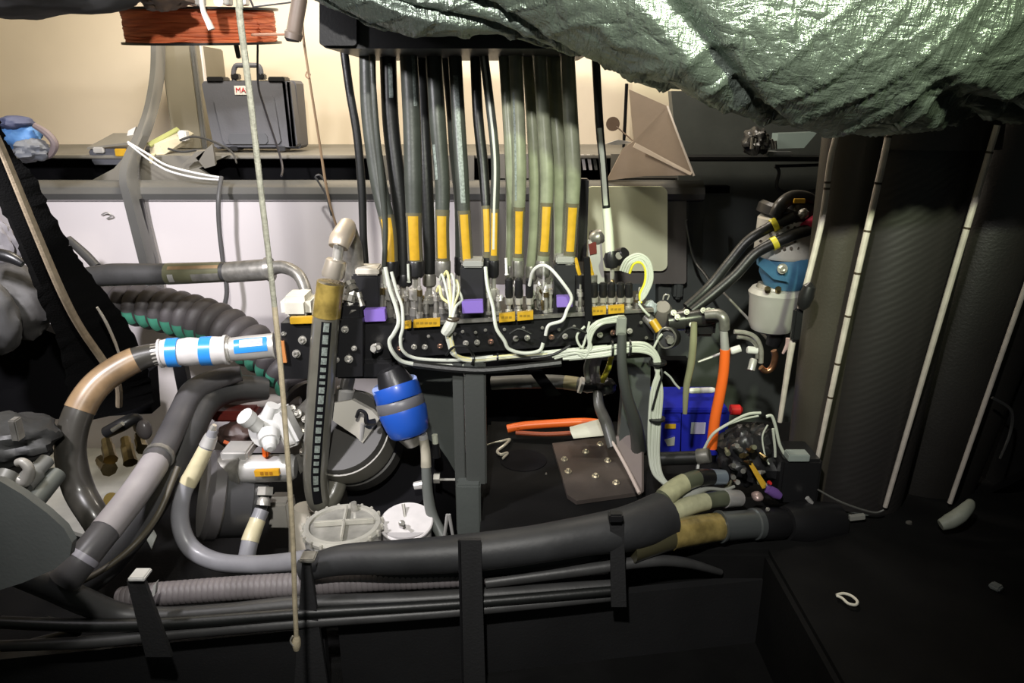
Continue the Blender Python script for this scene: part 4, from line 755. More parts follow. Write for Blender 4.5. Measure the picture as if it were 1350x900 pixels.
# ================================================================ U-HOSE
uc = [(455, 302, 1.50, 11), (458, 330, 1.47, 12), (441, 344, 1.46, 13), (436, 372, 1.45, 17), (430, 420, 1.45, 18), (424, 500, 1.45, 18), (418, 580, 1.44, 17), (416, 630, 1.44, 16), (422, 662, 1.45, 15), (437, 654, 1.47, 14), (448, 622, 1.50, 13), (453, 580, 1.53, 12), (456, 540, 1.56, 11), (459, 512, 1.58, 10)]
pa = Path(uc[3:], 60); t = T('loop_hose', 'olive brown hose in front of the port block, hanging in a tight U', 'hose', P(425, 668, 1.45)); 
link('jacket', pa.g(), mat('hose_olive', (.135, .13, .105), .28, var=.25, vscale=14, coat=.6), t)
link('amber_sleeve', pa.y(365, 416, 0, 4).g(1.05), amber, t); s = pa.y(418, 655, 0, 5); link('print_edge', G().arc(s.p, s.r, d=Vector((.28, -1, 0)), half=21, k=1.02), black, t)
yy = 420
while yy < 640:
    h = random.choice([8, 10, 12, 15]); s = pa.y(yy, yy+h-2.5, 0, 5)
    if len(s.p) > 1: link('print_mark', G().arc(s.p, s.r, d=Vector((.28, -1, 0)), half=11, k=1.045, n=4), printm, t)
    yy += h
link('ferrule', cyl((444, 342, 1.455), (438, 366, 1.45), [(0, 12), (.1, 14), (.85, 15), (1, 14)], 20), mat('ferrule_tan', (.62, .56, .46), .3, .7), t)
link('tube', cyl((447, 322, 1.46), (444, 345, 1.455), [(0, 7), (1, 7)], 14), steel, t)
link('top_elbow', Path([(458, 296, 1.52, 11), (455, 305, 1.50, 14), (449, 316, 1.47, 15), (446, 326, 1.46, 13)], 8).g(), mat('elbow_tan', (.55, .48, .38), .35, .5), t)
link('back_tube', Path([(456, 300, 1.53, 13), (464, 330, 1.55, 14), (466, 370, 1.56, 14), (463, 405, 1.56, 13)], 8).g(), steeld, t)
link('lower_ferrule', cyl((461, 492, 1.56), (451, 533, 1.56), [(0, 9), (.45, 9), (.5, 12), (1, 12)], 16), alu, t); link('set_screw', cyl((443, 325, 1.44), (444, 322, 1.45), [(0, 3), (1, 2)], 8), steel, t)
t = T('brass_elbows', 'dull metal elbows stacked right of the olive hose', 'fitting', P(468, 420, 1.5))
for x, y, x2, y2, r in [(460, 372, 466, 384, 8), (464, 384, 460, 398, 9), (462, 398, 468, 412, 9), (472, 386, 477, 404, 5)]: link('elbow', cyl((x, y, 1.5), (x2, y2, 1.49), [(0, r), (.4, r), (.4, r*.8), (1, r)], 10), steeld, t)
# ================================================================ PUMP AND FILTERS LEFT
t = T('pump_motor', 'round black pump motor with silver cylinder at the lower left centre', 'pump', P(300, 720, 1.45))
link('motor_drum', cyl((346, 656, 1.50), (274, 654, 1.45), [(0, 36), (.04, 46), (.3, 48), (.32, 52), (.8, 53), (.83, 56), (1, 56)], 40), mat('motor_dark', (.05, .05, .052), .38, bump=.1), t)
link('end_ring', cyl((290, 653, 1.46), (268, 652, 1.446), [(0, 57), (.1, 59), (.7, 59), (1, 54), (1.02, 40)], 40), mat('motor_ring', (.11, .105, .105), .35, .3), t)
cyb = link('silver_cylinder', cyl((318, 618, 1.45), (390, 616, 1.46), [(0, 16), (.03, 18), (.93, 18), (.97, 15), (1, 14)], 24), alu, t)
link('silver_clamp', cyl((292, 620, 1.45), (320, 619, 1.45), [(0, 20), (.9, 21), (1, 22)], 20), steeld, t); link('top_plate', pbox(290, 326, 596, 608, 1.44, .06, .004), alu, t)
tg = link('orange_tag', pbox(335, 368, 620, 628, 1.405, .01, .001, roll=-3), mat('tag_or', (.62, .33, .02), .4), t)
for k in range(3): link('tag_mark', pbox(343+k*6, 347+k*6, 622, 626, 1.404, .001, .0001), mat('tm%d' % k, (.35, .15, .01), .5), t)
0 and link('ring_light', cyl((266, 650, 1.395), (264, 650, 1.39), [(0, 20), (.9, 18), (1, 6)], 24), steeld, t)
hose('small hose with cream tag rising to a nut under the silver cylinder', [(325, 735, 1.35, 11), (330, 712, 1.37, 11), (338, 690, 1.4, 10), (345, 672, 1.42, 10)], greyhose, [('cream_tag', .9, 2.3, 1.05, cream2)])
t = T('hose_nut', 'steel nut and fitting above the small cream-tagged hose', 'fitting', P(350, 665, 1.43)); link('nut', cyl((350, 642, 1.44), (349, 653, 1.43), [(0, 11), (1, 11)], 6), steel, t); link('collar', cyl((349, 655, 1.43), (347, 666, 1.42), [(0, 6), (.3, 8), (1, 9)], 12), steel, t)
t, pa = hose('pale grey hose with cream tag curving round below the pump motor', [(281, 566, 1.38, 5), (277, 578, 1.38, 8), (268, 598, 1.37, 9.5), (256, 622, 1.36, 10.5), (241, 652, 1.34, 11), (238, 690, 1.32, 11.5), (252, 722, 1.3, 12), (285, 740, 1.28, 12), (330, 744, 1.26, 12), (370, 742, 1.24, 12.5), (406, 737, 1.22, 13)], greyhose)
link('cream_tag', pa.uu(1.6, 3.6).g(1.06), cream2, t); link('ferrule', pa.uu(.7, 1.6).g(1.15), alu, t); link('tip', cyl((278, 570, 1.38), (283, 560, 1.38), [(0, 4), (.5, 5), (1, 3)], 8), steel, t)
t = T('white_pump_head', 'white plastic valve body above the silver cylinder', 'valve', P(350, 600, 1.45))
link('body', cyl((340, 572, 1.44), (372, 556, 1.5), [(0, 18), (.3, 22), (.7, 20), (1, 16)], 16), white, t)
link('port', cyl((340, 562, 1.42), (322, 548, 1.4), [(0, 10), (.6, 10), (.6, 12), (1, 12)], 14), white, t); link('port', cyl((354, 572, 1.42), (356, 592, 1.38), [(0, 15), (.5, 13), (.5, 10), (.9, 8), (1, 4)], 16), white, t)
link('shoulder', pbox(362, 384, 540, 592, 1.45, .05, .008, roll=-20), white, t); link('port', cyl((352, 552, 1.46), (360, 534, 1.46), [(0, 10), (1, 9)], 12), white, t)
t = T('red_manifold', 'dark red valve block half hidden behind the white valve body', 'valve', P(310, 590, 1.55)); link('block', pbox(277, 335, 543, 557, 1.6, .08, .006), dred, t); link('lower_block', plump(285, 345, 555, 592, 1.6, .08, .25, 2, 3), mat('rusty', (.06, .035, .03), .5, bump=.4, bscale=60), t); link('orange_clip', pbox(345, 352, 588, 604, 1.44, .02, .003), orange, t); link('red_wire', Path([(295, 582, 1.5, 2.5), (312, 588, 1.5, 2.5), (330, 594, 1.5, 2.5)], 5).g(1, 8), mat('rwire', (.35, .07, .02), .4), t)
one('cross_pipe', Path([(274, 533, 1.66, 8.5), (320, 530, 1.66, 9), (380, 527, 1.66, 8), (396, 527, 1.66, 7)], 6).g(), mat('pipe_white', (.55, .5, .49), .4), 'pale horizontal pipe under the end of the corrugated duct', 'pipe')
t = T('steel_valves', 'cluster of machined steel valves left of the olive U hose', 'valve', P(400, 620, 1.5))
link('plate', G().poly([P(378, 555, 1.52), P(412, 520, 1.52), P(414, 600, 1.5), P(396, 625, 1.5), P(380, 590, 1.52)], (0, .05, 0)), steeld, t)
for x, y, r in [(393, 545, 5), (402, 552, 4), (388, 560, 4), (398, 568, 5), (404, 580, 4), (391, 582, 4.5), (399, 595, 4), (386, 538, 4)]: bolt(P(x, y, 1.5), (-.3, -1, .5), r*.0013, t, 'valve_stud')
t = T('motor_bracket', 'silver bracket plate clamped to the black round housing right of the U hose', 'bracket', P(500, 640, 1.5))
link('dark_drum', cyl((585, 690, 1.75), (515, 625, 1.56), [(0, 60), (.05, 66), (.9, 66), (1, 60)], 36), black, t)
link('drum_cap', cyl((476, 590, 1.58), (452, 566, 1.50), [(0, 50), (0, 60), (.3, 60), (.32, 57), (.9, 57), (1, 54)], 44), mat('cap_dull', (.05, .048, .043), .5, 0, var=.3), t)
link('rim_band', cyl((466, 580, 1.545), (455, 569, 1.51), [(0, 58), (0, 60), (1, 60), (1, 58)], 44, cap=False), mat('rim_band', (.16, .155, .13), .4, .2), t)
link('silver_plate', G().poly([P(436, 532, 1.475), P(464, 527, 1.495), P(490, 541, 1.50), P(500, 552, 1.495), P(478, 584, 1.465), P(468, 574, 1.465), P(438, 554, 1.465)], (.004, .008, 0)), mat('plate_beige', (.4, .38, .33), .4, .3), t)
link('handle_knob', Path([(470, 550, 1.46, 2.4), (474, 541, 1.46, 2.4), (482, 545, 1.46, 2.4), (484, 556, 1.46, 4), (494, 556, 1.47, 5)], 6).g(1, 8), blackp, t); link('pin', cyl((478, 558, 1.47), (476, 580, 1.47), [(0, 3), (1, 3)], 8), alu, t)
# blue boot
t = T('rubber_boot', 'blue and grey banded rubber boot with a black cap below the manifold', 'boot', P(548, 575, 1.48))
a_, b_ = (512, 484, 1.50), (541, 574, 1.46)
link('black_cap', cyl(a_, (525, 515, 1.49), [(0, 12), (.1, 17), (.6, 23), (1, 26)], 28), blackp, t)
link('upper_ring', cyl((521, 508, 1.49), (527, 527, 1.48), [(0, 25), (0, 30), (.2, 31), (.9, 31), (1, 30)], 32), blue, t)
link('grey_band', cyl((526, 525, 1.48), (530, 539, 1.475), [(0, 30), (.2, 32), (.8, 32), (1, 31)], 32), mat('boot_grey', (.12, .12, .13), .4), t)
link('lower_ring', cyl((530, 538, 1.475), (541, 574, 1.46), [(0, 31), (.15, 32), (.6, 29), (.9, 26), (1, 22)], 32), blue, t); link('foot', cyl((540, 572, 1.46), (545, 586, 1.46), [(0, 18), (1, 10)], 16), steeld, t)
link('white_lip', cyl((520, 506, 1.49), (521, 509, 1.49), [(0, 27), (0, 30.5), (1, 31), (1, 27)], 32), mat('lip_bl', (.35, .45, .8), .3), t)
hose('thin grey hose with cream cuff running down right of the blue boot', [(557, 572, 1.45, 5.5), (561, 595, 1.45, 6), (562, 620, 1.44, 6.5), (564, 650, 1.43, 7), (570, 680, 1.42, 7.5), (584, 708, 1.4, 8)], mat('hose_g3', (.13, .14, .13), .4), [('cream_cuff', .2, 1.9, 1.08, mat('cuff_cream', (.45, .42, .33), .4, var=.3, vscale=40)), ('steel_tip', 0, .35, 1.12, alu)])
t = T('lock_pin', 'steel valve pin with nuts between the thin grey hose and the grey post', 'pin', P(580, 650, 1.45)); link('pin_rod', cyl((574, 632, 1.46), (600, 632, 1.46), [(0, 1.8), (1, 1.8)], 8), steel, t); link('nut', cyl((572, 630, 1.46), (580, 630, 1.46), [(0, 7), (1, 7)], 6), steel, t); link('stub', cyl((546, 640, 1.46), (560, 638, 1.46), [(0, 5), (1, 6)], 10), alu, t); link('green_cap', cyl((573, 573, 1.47), (574, 584, 1.47), [(0, 4), (1, 4)], 10), mat('capg', (.5, .52, .42), .4), t); link('dark_base', cyl((574, 584, 1.47), (575, 602, 1.47), [(0, 5), (1, 6)], 10), blackp, t)
# filters
t = T('sea_strainer', 'round clear-lidded strainer with ribbed rim in front of the U hose', 'strainer', P(452, 735, 1.35))
zc = P(452, 697, 1.36).z; cc = Vector((P(452, 697, 1.36).x, 1.36, zc)); ra = R(49, cc)
link('bowl', G().lathe(cc-Vector((0, 0, .09)), cc-Vector((0, 0, .0)), [(0, ra*.95), (.6, ra), (.8, ra*1.02), (1, ra*1.02)], 40), mat('bowl_pale', (.6, .59, .54), .3, trans=.2), t)
g = G().lathe(cc, cc+Vector((0, 0, .014)), [(0, ra*1.05), (.5, ra*1.06), (1, ra*1.0), (1, ra*.88), (.6, ra*.86)], 48); link('lid_rim', g, glassy, t)
g = G()
for k in range(20):
    a = 2*math.pi*k/20; g.box(cc+Vector((math.cos(a)*ra*1.06, math.sin(a)*ra*1.06, .006)), (.006, .006, .014), Matrix.Rotation(a, 3, 'Z'), .001)
link('rim_lugs', g, glassy, t)
link('lid', G().lathe(cc+Vector((0, 0, .003)), cc+Vector((0, 0, .009)), [(0, ra*.9), (1, ra*.88)], 40), mat('lid_clear', (.48, .47, .42), .12, trans=.3, var=.3, vscale=30), t)
for a, l in ((.0, 1.6), (math.pi/2, 1.6)):
    link('lid_wing', G().box(cc+Vector((.004, 0, .016)), (ra*l, .006, .014), Matrix.Rotation(a+.12, 3, 'Z'), .002), glassy, t)
for k in range(0): a = random.random()*6.3; q = cc+Vector((math.cos(a)*ra*.6, math.sin(a)*ra*.6, .01)); link('droplet', G().lathe(q, q+Vector((0, 0, .004)), [(0, .005), (1, .002)], 10), steel, t)
t = T('white_filter', 'white round filter cap with a metal lever pin beside the strainer', 'filter', P(536, 730, 1.38))
c2 = P(536, 690, 1.4); r2 = R(35, c2)
link('body', G().lathe(c2-Vector((0, 0, .08)), c2, [(0, r2*.9), (.8, r2*.93), (1, r2*.95)], 36), mat('filter_w', (.55, .53, .53), .5), t); link('cap', G().lathe(c2, c2+Vector((0, -.002, .008)), [(0, r2), (.7, r2*1.01), (1, r2*.97)], 40), mat('cap_w', (.8, .77, .76), .45, var=.15, vscale=25), t)
link('lever_pin', G().lathe(c2+Vector((-.012, -.01, .008)), c2+Vector((.0, -.045, .028)), [(0, .004), (.4, .004), (.45, .007), (.6, .007), (.65, .003), (1, .004)], 10), steel, t); link('lever_pin', G().lathe(c2+Vector((-.004, .01, .008)), c2+Vector((-.01, .03, .03)), [(0, .003), (1, .004)], 10), steel, t)
one('small_bolt', cyl((466, 662, 1.42), (468, 674, 1.42), [(0, 4), (.5, 5), (1, 5)], 10), steel, 'small steel bolt head behind the strainer', 'bolt')
one('cream_canister', G().lathe(P(403, 735, 1.52), P(403, 668, 1.52), [(0, R(22, P(403, 700, 1.5))), (.8, R(22, P(403, 700, 1.5))), (1, R(15, P(403, 700, 1.5)))], 24), mat('canister', (.6, .55, .46), .5), 'cream canister hidden behind the bottom of the U hose', 'canister')
one('cream_box', pbox(352, 381, 664, 698, 1.50, .06, .006), mat('boxc', (.42, .4, .36), .5, var=.3), 'small cream box right of the cream-tagged small hose', 'box')
t = T('pin_tongs', 'pair of thin steel prongs at the foot of the thin grey hose', 'clip', P(592, 705, 1.4)); link('prong', cyl((586, 706, 1.36), (590, 678, 1.36), [(0, 2), (1, 2.4)], 8), alu, t); link('prong', cyl((597, 706, 1.36), (592, 678, 1.36), [(0, 2), (1, 2.4)], 8), alu, t)
t = T('torn_label', 'pale diamond-shaped label in the dark sump left of the pale grey hose', 'label', P(200, 720, 1.4)); link('chip', G().poly([Pz(202, 698, .402), Pz(207, 707, .402), Pz(200, 725, .402), Pz(194, 713, .402)], (0, 0, .004)), mat('chip', (.25, .27, .24), .5), t)
t = T('support_leg', 'dark narrow bracket leg behind the foam-sleeved hose', 'bracket', P(240, 510, 1.6)); link('leg', ppoly([(227, 480), (243, 482), (250, 512), (234, 516)], 1.62, .02), blackp, t)
# ================================================================ CENTRE OPENING
t = T('bolt_plate', 'dark angled plate with seven bolts on the black deck', 'plate', P(790, 650, 1.5))
q = [Pz(x, y, zd+.012) for x, y in ((728, 584), (800, 575), (822, 590), (846, 648), (760, 660), (748, 652))]
link('plate', G().poly(q, (0, 0, -.01)), mat('plate_brown', (.075, .062, .055), .45, bump=.2, bscale=150, var=.3), t)
for x, y in [(791, 586), (772, 596), (744, 606), (749, 622), (801, 608), (785, 628), (812, 637)]:
    bolt(Pz(x, y, zd+.012), (0, -.15, 1), .006, t, 'bolt', mat('bolt_%d' % x, (.6, .56, .46), .3, .8))
t = T('gusset', 'pinkish triangular gusset on the right edge of the bolt plate', 'bracket', P(842, 650, 1.47))
link('web', G().poly([P(806, 576, 1.6), P(846, 572, 1.56), P(846, 650, 1.46)], (.006, .008, 0)), mat('gusset', (.22, .18, .165), .5, var=.2), t); link('bright_edge', Path([(806, 580, 1.585, 2), (826, 616, 1.52, 2.4), (843, 650, 1.45, 2.6)], 5).g(1, 8), mat('gus_edge', (.6, .5, .45), .4), t)
t = T('grey_riser', 'dark flat-sided riser with a grey hose behind the white cables', 'post', P(835, 600, 1.58)); link('post', G().poly([P(825, 470, 1.58), P(858, 462, 1.58), P(856, 600, 1.58), P(815, 600, 1.58)], (0, .04, 0)), dwall, t)
link('bright_top', pbox(813, 826, 418, 444, 1.455, .02, .003), mat('bright_top', (.35, .37, .33), .4, .4), t); link('curved_hose', Path([(820, 440, 1.44, 6), (820, 480, 1.44, 6.5), (826, 520, 1.46, 7.5), (838, 560, 1.5, 9), (842, 592, 1.55, 10)], 8).g(), mat('riser_h', (.07, .075, .07), .45), t)
hose('silver-grey hose lying across the back of the centre opening', [(648, 505, 1.75, 9), (690, 503, 1.74, 9), (735, 503, 1.73, 9), (770, 507, 1.71, 9), (800, 508, 1.7, 7)], mat('hose_s', (.16, .165, .16), .35, var=.3, vscale=20), [('cream_patch', 2.2, 2.8, 1.04, mat('patchc', (.36, .33, .2), .4))])
t = T('hose_clamp', 'glossy black collar with white ring on the silver-grey hose', 'clamp', P(790, 515, 1.68)); link('collar', cyl((768, 508, 1.69), (795, 508, 1.69), [(0, 8), (.2, 10), (.8, 8), (1, 8)], 18), blackp, t); link('white_ring', cyl((764, 507, 1.69), (768, 508, 1.69), [(0, 11), (1, 11)], 18), white, t); link('knuckle', plump(786, 812, 498, 520, 1.68, .04, .2, 2, 3), blackp, t)
hose('dark hose curving down from the glossy collar', [(788, 515, 1.68, 6), (790, 535, 1.66, 7), (800, 560, 1.62, 8), (808, 590, 1.58, 7)], mat('hose_d5', (.08, .08, .075), .35))
for i, (x, m_) in enumerate([(773, wcable), (781, mat('lilac', (.5, .45, .5), .4)), (787, mat('lilac2', (.45, .42, .45), .4)), (802, yel2)]):
    hose(['white', 'lilac', 'second lilac', 'yellow'][i]+' cable dropping behind the manifold to the glossy collar', [(x+4, 470, 1.62, 3.6), (x, 485, 1.63, 3.8), (x+(2 if i < 3 else -8), 502, 1.66, 3.6)], m_, name='cable')
t = T('orange_strap', 'bright orange flat tube lying at the back of the centre opening', 'strap', P(735, 567, 1.9)); pa = Path([(669, 565, 1.84, 5.5), (690, 561, 1.84, 5.5), (730, 558, 1.84, 5.5), (770, 556, 1.84, 5.5), (795, 557, 1.84, 4)], 8); link('tube', pa.g(), orange, t)
for x in (684, 771): link('tie', pa.x(x-1.2, x+1.4).g(1.1), mat('tie_or%d' % x, (.15, .02, 0), .5), t)
link('under_strap', Path([(680, 570, 1.83, 3), (720, 572, 1.82, 3), (760, 570, 1.82, 3)], 5).g(1, 8), mat('orange_dk', (.3, .06, .02), .5), t)
one('white_block', G().poly([P(752, 569, 1.76), P(800, 556, 1.76), P(796, 574, 1.72), P(756, 578, 1.72)], (0, .03, 0)), mat('block_w', (.5, .52, .46), .5), 'small white wedge at the right end of the orange tube', 'block')
one('black_strap', band([(690, 480, 1.6), (705, 500, 1.62), (722, 522, 1.65)], [(708, 478, 1.6), (722, 498, 1.62), (740, 520, 1.65)], .006, 0), black, 'black strap slanting down under the manifold', 'strap')
t = T('wire_tie', 'twisted pale wire lying on the black deck left of the bolt plate', 'wire', P(665, 600, 1.6)); wz = zd+.008; link('wire', Path([(*Pz(x, y, wz+h), r) for x, y, h, r in [(640, 587, 0, .002), (652, 583, 0, .002), (662, 581, .004, .003), (672, 579, 0, .004), (666, 586, .006, .004), (656, 594, 0, .004), (660, 599, .006, .004), (669, 597, 0, .004), (663, 604, 0, .003)]], 6, world=True).g(1, 8), mat('wirep', (.5, .48, .4), .4, .3), t)
one('deck_screw', G().lathe(Pz(720, 625, zd), Pz(720, 625, zd)+Vector((0, 0, .004)), [(0, .003), (1, .002)], 10), steeld, 'tiny screw head on the deck left of the bolt plate', 'screw')
one('deck_hole', G().lathe(Pz(690, 607, zd), Pz(690, 607, zd)+Vector((0, 0, .002)), [(0, .06), (1, .06)], 32), black, 'round black hatch in the deck left of the bolt plate', 'hatch')
# ================================================================ RIGHT CLUSTER
t = T('parts_bin', 'bright blue plastic parts bins with yellow sticker behind the orange tube', 'bin', P(910, 600, 1.6))
link('bin_shell', tap(866, 898, 866, 896, 542, 602, 1.735, .14), bluebin, t); link('bin_shell', tap(899, 962, 898, 956, 540, 600, 1.74, .14), bluebin, t); link('rim', pbox(865, 960, 538, 545, 1.73, .15, .003), bluebin, t)
link('yellow_sticker', pbox(877, 891, 559, 565, 1.73, .003, .0005), yel, t); link('grip_slot', pbox(874, 896, 552, 556, 1.73, .006, .001), bluebin, t); link('white_sticker', pbox(911, 930, 557, 572, 1.735, .003, .0005), mat('lav', (.5, .48, .65), .5), t); link('silver_mark', ppoly([(876, 580), (890, 576), (889, 587), (880, 588)], 1.73, .003), alu, t)
one('red_bung', cyl((963, 540, 1.74), (978, 540, 1.74), [(0, 7), (.8, 7), (1, 4)], 14), red, 'red bung on top of the right end of the blue bins', 'cap')
one('red_rag', plump(900, 930, 534, 544, 1.8, .06, .3, 2, 4), mat('rag', (.3, .09, .06), .6), 'dull red rag lying in the blue bins', 'rag')
one('white_tube', cyl((908, 515, 1.72), (942, 514, 1.72), [(0, 3), (.1, 4), (.9, 4), (1, 3)], 12), white, 'small white tube lying level just above and behind the blue bins', 'tube')
t, pa = hose('bright orange hose hanging from a steel fitting above the blue bins', [(956, 460, 1.5, 6.5), (954, 490, 1.5, 6.8), (949, 520, 1.5, 7), (943, 550, 1.5, 7), (938, 590, 1.5, 7)], orange)
link('clear_cuff', cyl((954, 432, 1.5), (956, 465, 1.5), [(0, 5), (1, 6)], 14), alu, t); link('elbow', Path([(930, 415, 1.52, 6), (946, 414, 1.51, 7), (954, 420, 1.5, 7), (955, 434, 1.5, 7)], 6).g(), steeld, t)
hose('olive translucent tube hanging left of the orange hose', [(915, 425, 1.5, 4), (914, 450, 1.5, 5), (911, 480, 1.5, 5), (905, 510, 1.5, 4.4), (903, 545, 1.5, 3)], mat('tube_olive', (.28, .28, .17), .25, coat=.5, var=.3))
t = T('pipe_fittings', 'dark pipe assembly with chrome ends at the right end of the manifold', 'fitting', P(920, 445, 1.52))
link('main_pipe', cyl((880, 424, 1.56), (950, 415, 1.56), [(0, 12), (.3, 14), (.3, 10), (.7, 12), (1, 9)], 18), mat('pipe_dk', (.045, .045, .042), .3, .4), t); link('body', pbox(905, 945, 418, 445, 1.56, .06, .008), blackp, t)
for x, y in [(888, 412), (905, 411), (927, 409), (934, 409), (940, 410), (948, 413), (912, 428), (914, 438), (893, 418)]: bolt(P(x, y, 1.53), (0, -1, .4), .0042, t, 'chrome_stud')
t = T('round_regulator', 'pinkish grey round regulator with a wire ring at the manifold end', 'regulator', P(874, 420, 1.56)); link('body', cyl((872, 420, 1.6), (874, 404, 1.56), [(0, 13), (.7, 13), (1, 9)], 18), mat('reg', (.3, .27, .25), .4, .3), t); link('ring', Path([(874, 395, 1.56, 1), (876, 389, 1.56, 1), (882, 389, 1.56, 1), (880, 395, 1.56, 1)], 5).g(1, 6), steel, t); link('grey_block', plump(848, 866, 396, 416, 1.56, .03, .2, 2, 4), mat('regb', (.38, .42, .45), .4), t)
t = T('ring_valve', 'dark round valve with yellow sleeve at the right end of the manifold', 'valve', P(878, 455, 1.48)); link('ring', cyl((884, 445, 1.52), (879, 446, 1.47), [(0, 14), (.9, 14), (1, 11)], 22), blackp, t); link('rim', Path([(866+0, 446, 1.46, 1.3), (872, 434, 1.46, 1.3), (884, 433, 1.46, 1.3), (891, 444, 1.46, 1.3), (886, 456, 1.46, 1.3), (874, 458, 1.46, 1.3), (866, 446, 1.46, 1.3)], 6).g(1, 6), steeld, t)
link('centre', cyl((882, 447, 1.47), (884, 449, 1.45), [(0, 6), (1, 5)], 6), steeld, t); link('stem', Path([(852, 418, 1.52, 7), (858, 424, 1.51, 7), (868, 436, 1.5, 7)], 5).g(), steeld, t); link('yellow_sleeve', cyl((860, 422, 1.49), (869, 436, 1.48), [(0, 5.5), (1, 5.5)], 14), yel, t)
for k, c in enumerate([[(862, 458, 1.46, 1.6), (868, 446, 1.46, 1.6), (873, 440, 1.46, 1.6)], [(842, 400, 1.5, 1.6), (850, 410, 1.49, 1.6), (856, 416, 1.49, 1.6)]]): link('wire', Path(c, 5).g(1, 8), wcable, t)
t = T('copper_coils', 'steel and copper pipe bends left of the foot of the mast rod', 'pipe', P(1000, 500, 1.6))
for c, m_ in [([(968, 437, 1.6, 3), (985, 439, 1.6, 3), (997, 446, 1.6, 3.2), (1003, 460, 1.6, 3.4), (1003, 478, 1.6, 3.4)], steel), ([(972, 444, 1.58, 2.6), (988, 447, 1.58, 2.6), (997, 456, 1.58, 2.6), (998, 472, 1.58, 2.6)], steeld), ([(1003, 484, 1.6, 4), (1010, 489, 1.6, 4), (1018, 484, 1.6, 4.2), (1022, 470, 1.6, 4.4), (1020, 462, 1.6, 4)], mat('copper', (.5, .25, .14), .3, .9, var=.4, vscale=60)), ([(1032, 466, 1.56, 1.5), (1038, 455, 1.56, 3), (1040, 446, 1.56, 4)], mat('pinkm', (.6, .45, .4), .4))]:
    link('bend', Path(c, 8).g(1, 12), m_, t)
for a, b in [((963, 463, 1.58), (976, 459, 1.58)), ((985, 461, 1.58), (998, 462, 1.58)), ((994, 473, 1.56), (990, 488, 1.55))]: link('ferrule', cyl(a, b, [(0, 4), (.1, 5), (1, 5)], 12), white if a[0] < 990 else alu, t)
link('rod', cyl((920, 477, 1.58), (950, 466, 1.58), [(0, 1.6), (1, 2)], 8), alu, t)
t = T('tall_cable_arm', 'slim grey tension wire crossing the dark bulkhead', 'wire', P(1015, 450, 1.9)); link('wire', cyl((953, 385, 1.9), (1012, 447, 1.8), [(0, 1.5), (1, 2)], 8), mat('wireg', (.25, .25, .23), .4, .3), t); link('wire', cyl((930, 378, 1.95), (896, 414, 1.7), [(0, 1.5), (1, 1.5)], 8), steeld, t); link('wire', Path([(905, 290, 2.1, 2), (915, 340, 2.1, 2), (930, 362, 2.05, 2), (945, 385, 2.0, 2)], 6).g(1, 8), rubber, t)
# shelf clutter above the bulkhead ledge
t = T('ledge_hardware', 'jumble of dark hardware on the ledge under the tarpaulin', 'hardware', P(1005, 204, 2.1))
link('lump', plump(980, 1012, 170, 204, 2.1, .1, .35, 2.4, 6), mat('hw', (.05, .05, .05), .35, .4, bump=.5, bscale=60), t)
for k in range(7): x = 992+k*5; link('shackle', cyl((x, 178+random.random()*8, 2.06), (x+random.uniform(-5, 5), 196, 2.06), [(0, 2), (1, 3)], 8), steeld, t)
one('grey_tray', G().poly([P(1026, 176, 2.15), P(1078, 174, 2.15), P(1060, 195, 2.12), P(1024, 196, 2.12)], (0, .05, 0)), mat('tray_bg', (.16, .21, .2), .5), 'pale blue-grey wedge on the ledge beside the mast', 'tray')
one('ledge_lip', pbox(1012, 1046, 200, 207, 2.1, .05, .004), gplate, 'grey lip piece on the ledge below the hardware', 'lip')
# pump right
t = T('electric_pump', 'upright pump with black top, pierced can, blue clamp and pale bowl left of the mast', 'pump', P(1020, 435, 1.72))
def vc(x, y0, y1, Y, prof, n=28): return cyl((x+3, y0, Y), (x-4, y1, Y), prof, n)
link('pierced_can', vc(1035, 285, 338, 1.74, [(0, 35), (.05, 37), (.92, 37), (1, 34)]), mat('can_pale', (.7, .68, .62), .35, .2), t)
for r_ in range(4):
    for k in range(8): 
        x = 1003+k*9+(r_ % 2)*4; Yo = 1.74-.0705*math.sqrt(max(0, 1-((x-1034)/38)**2)); link('slot', cyl((x, 300+r_*9, Yo+.004), (x, 300+r_*9, Yo-.004), [(0, 2.2), (1, 2.2)], 6), ink, t)
link('black_rim', vc(1036, 275, 290, 1.74, [(0, 34), (.3, 38), (1, 37)]), blackp, t)
link('black_top', vc(1052, 262, 282, 1.74, [(0, 16), (.3, 24), (1, 28)]), blackp, t); link('top_pipe', Path([(1022, 285, 1.68, 9), (1030, 270, 1.68, 9), (1045, 260, 1.7, 9), (1065, 262, 1.72, 9), (1076, 274, 1.74, 8)], 8).g(), blackp, t)
link('yellow_mark', pbox(1047, 1062, 262, 268, 1.655, .006, .001), yel, t); link('steel_bit', plump(1052, 1066, 275, 288, 1.66, .02, .2, 2, 3), steeld, t)
link('red_elbow', Path([(1062, 300, 1.66, 8), (1075, 292, 1.68, 9), (1085, 286, 1.7, 8)], 5).g(), mat('magenta', (.5, .02, .07), .4), t); link('blue_clamp', vc(1036, 336, 378, 1.74, [(0, 33), (.1, 34), (.6, 33), (1, 24)]), bluec, t); link('clamp_tab', G().poly([P(1000, 338, 1.69), P(1018, 345, 1.67), P(1040, 372, 1.67), P(1020, 368, 1.68), P(1000, 350, 1.69)], (0, .015, 0)), bluec, t); bolt(P(1031, 354, 1.665), (0, -1, .1), .008, t, 'clamp_bolt')
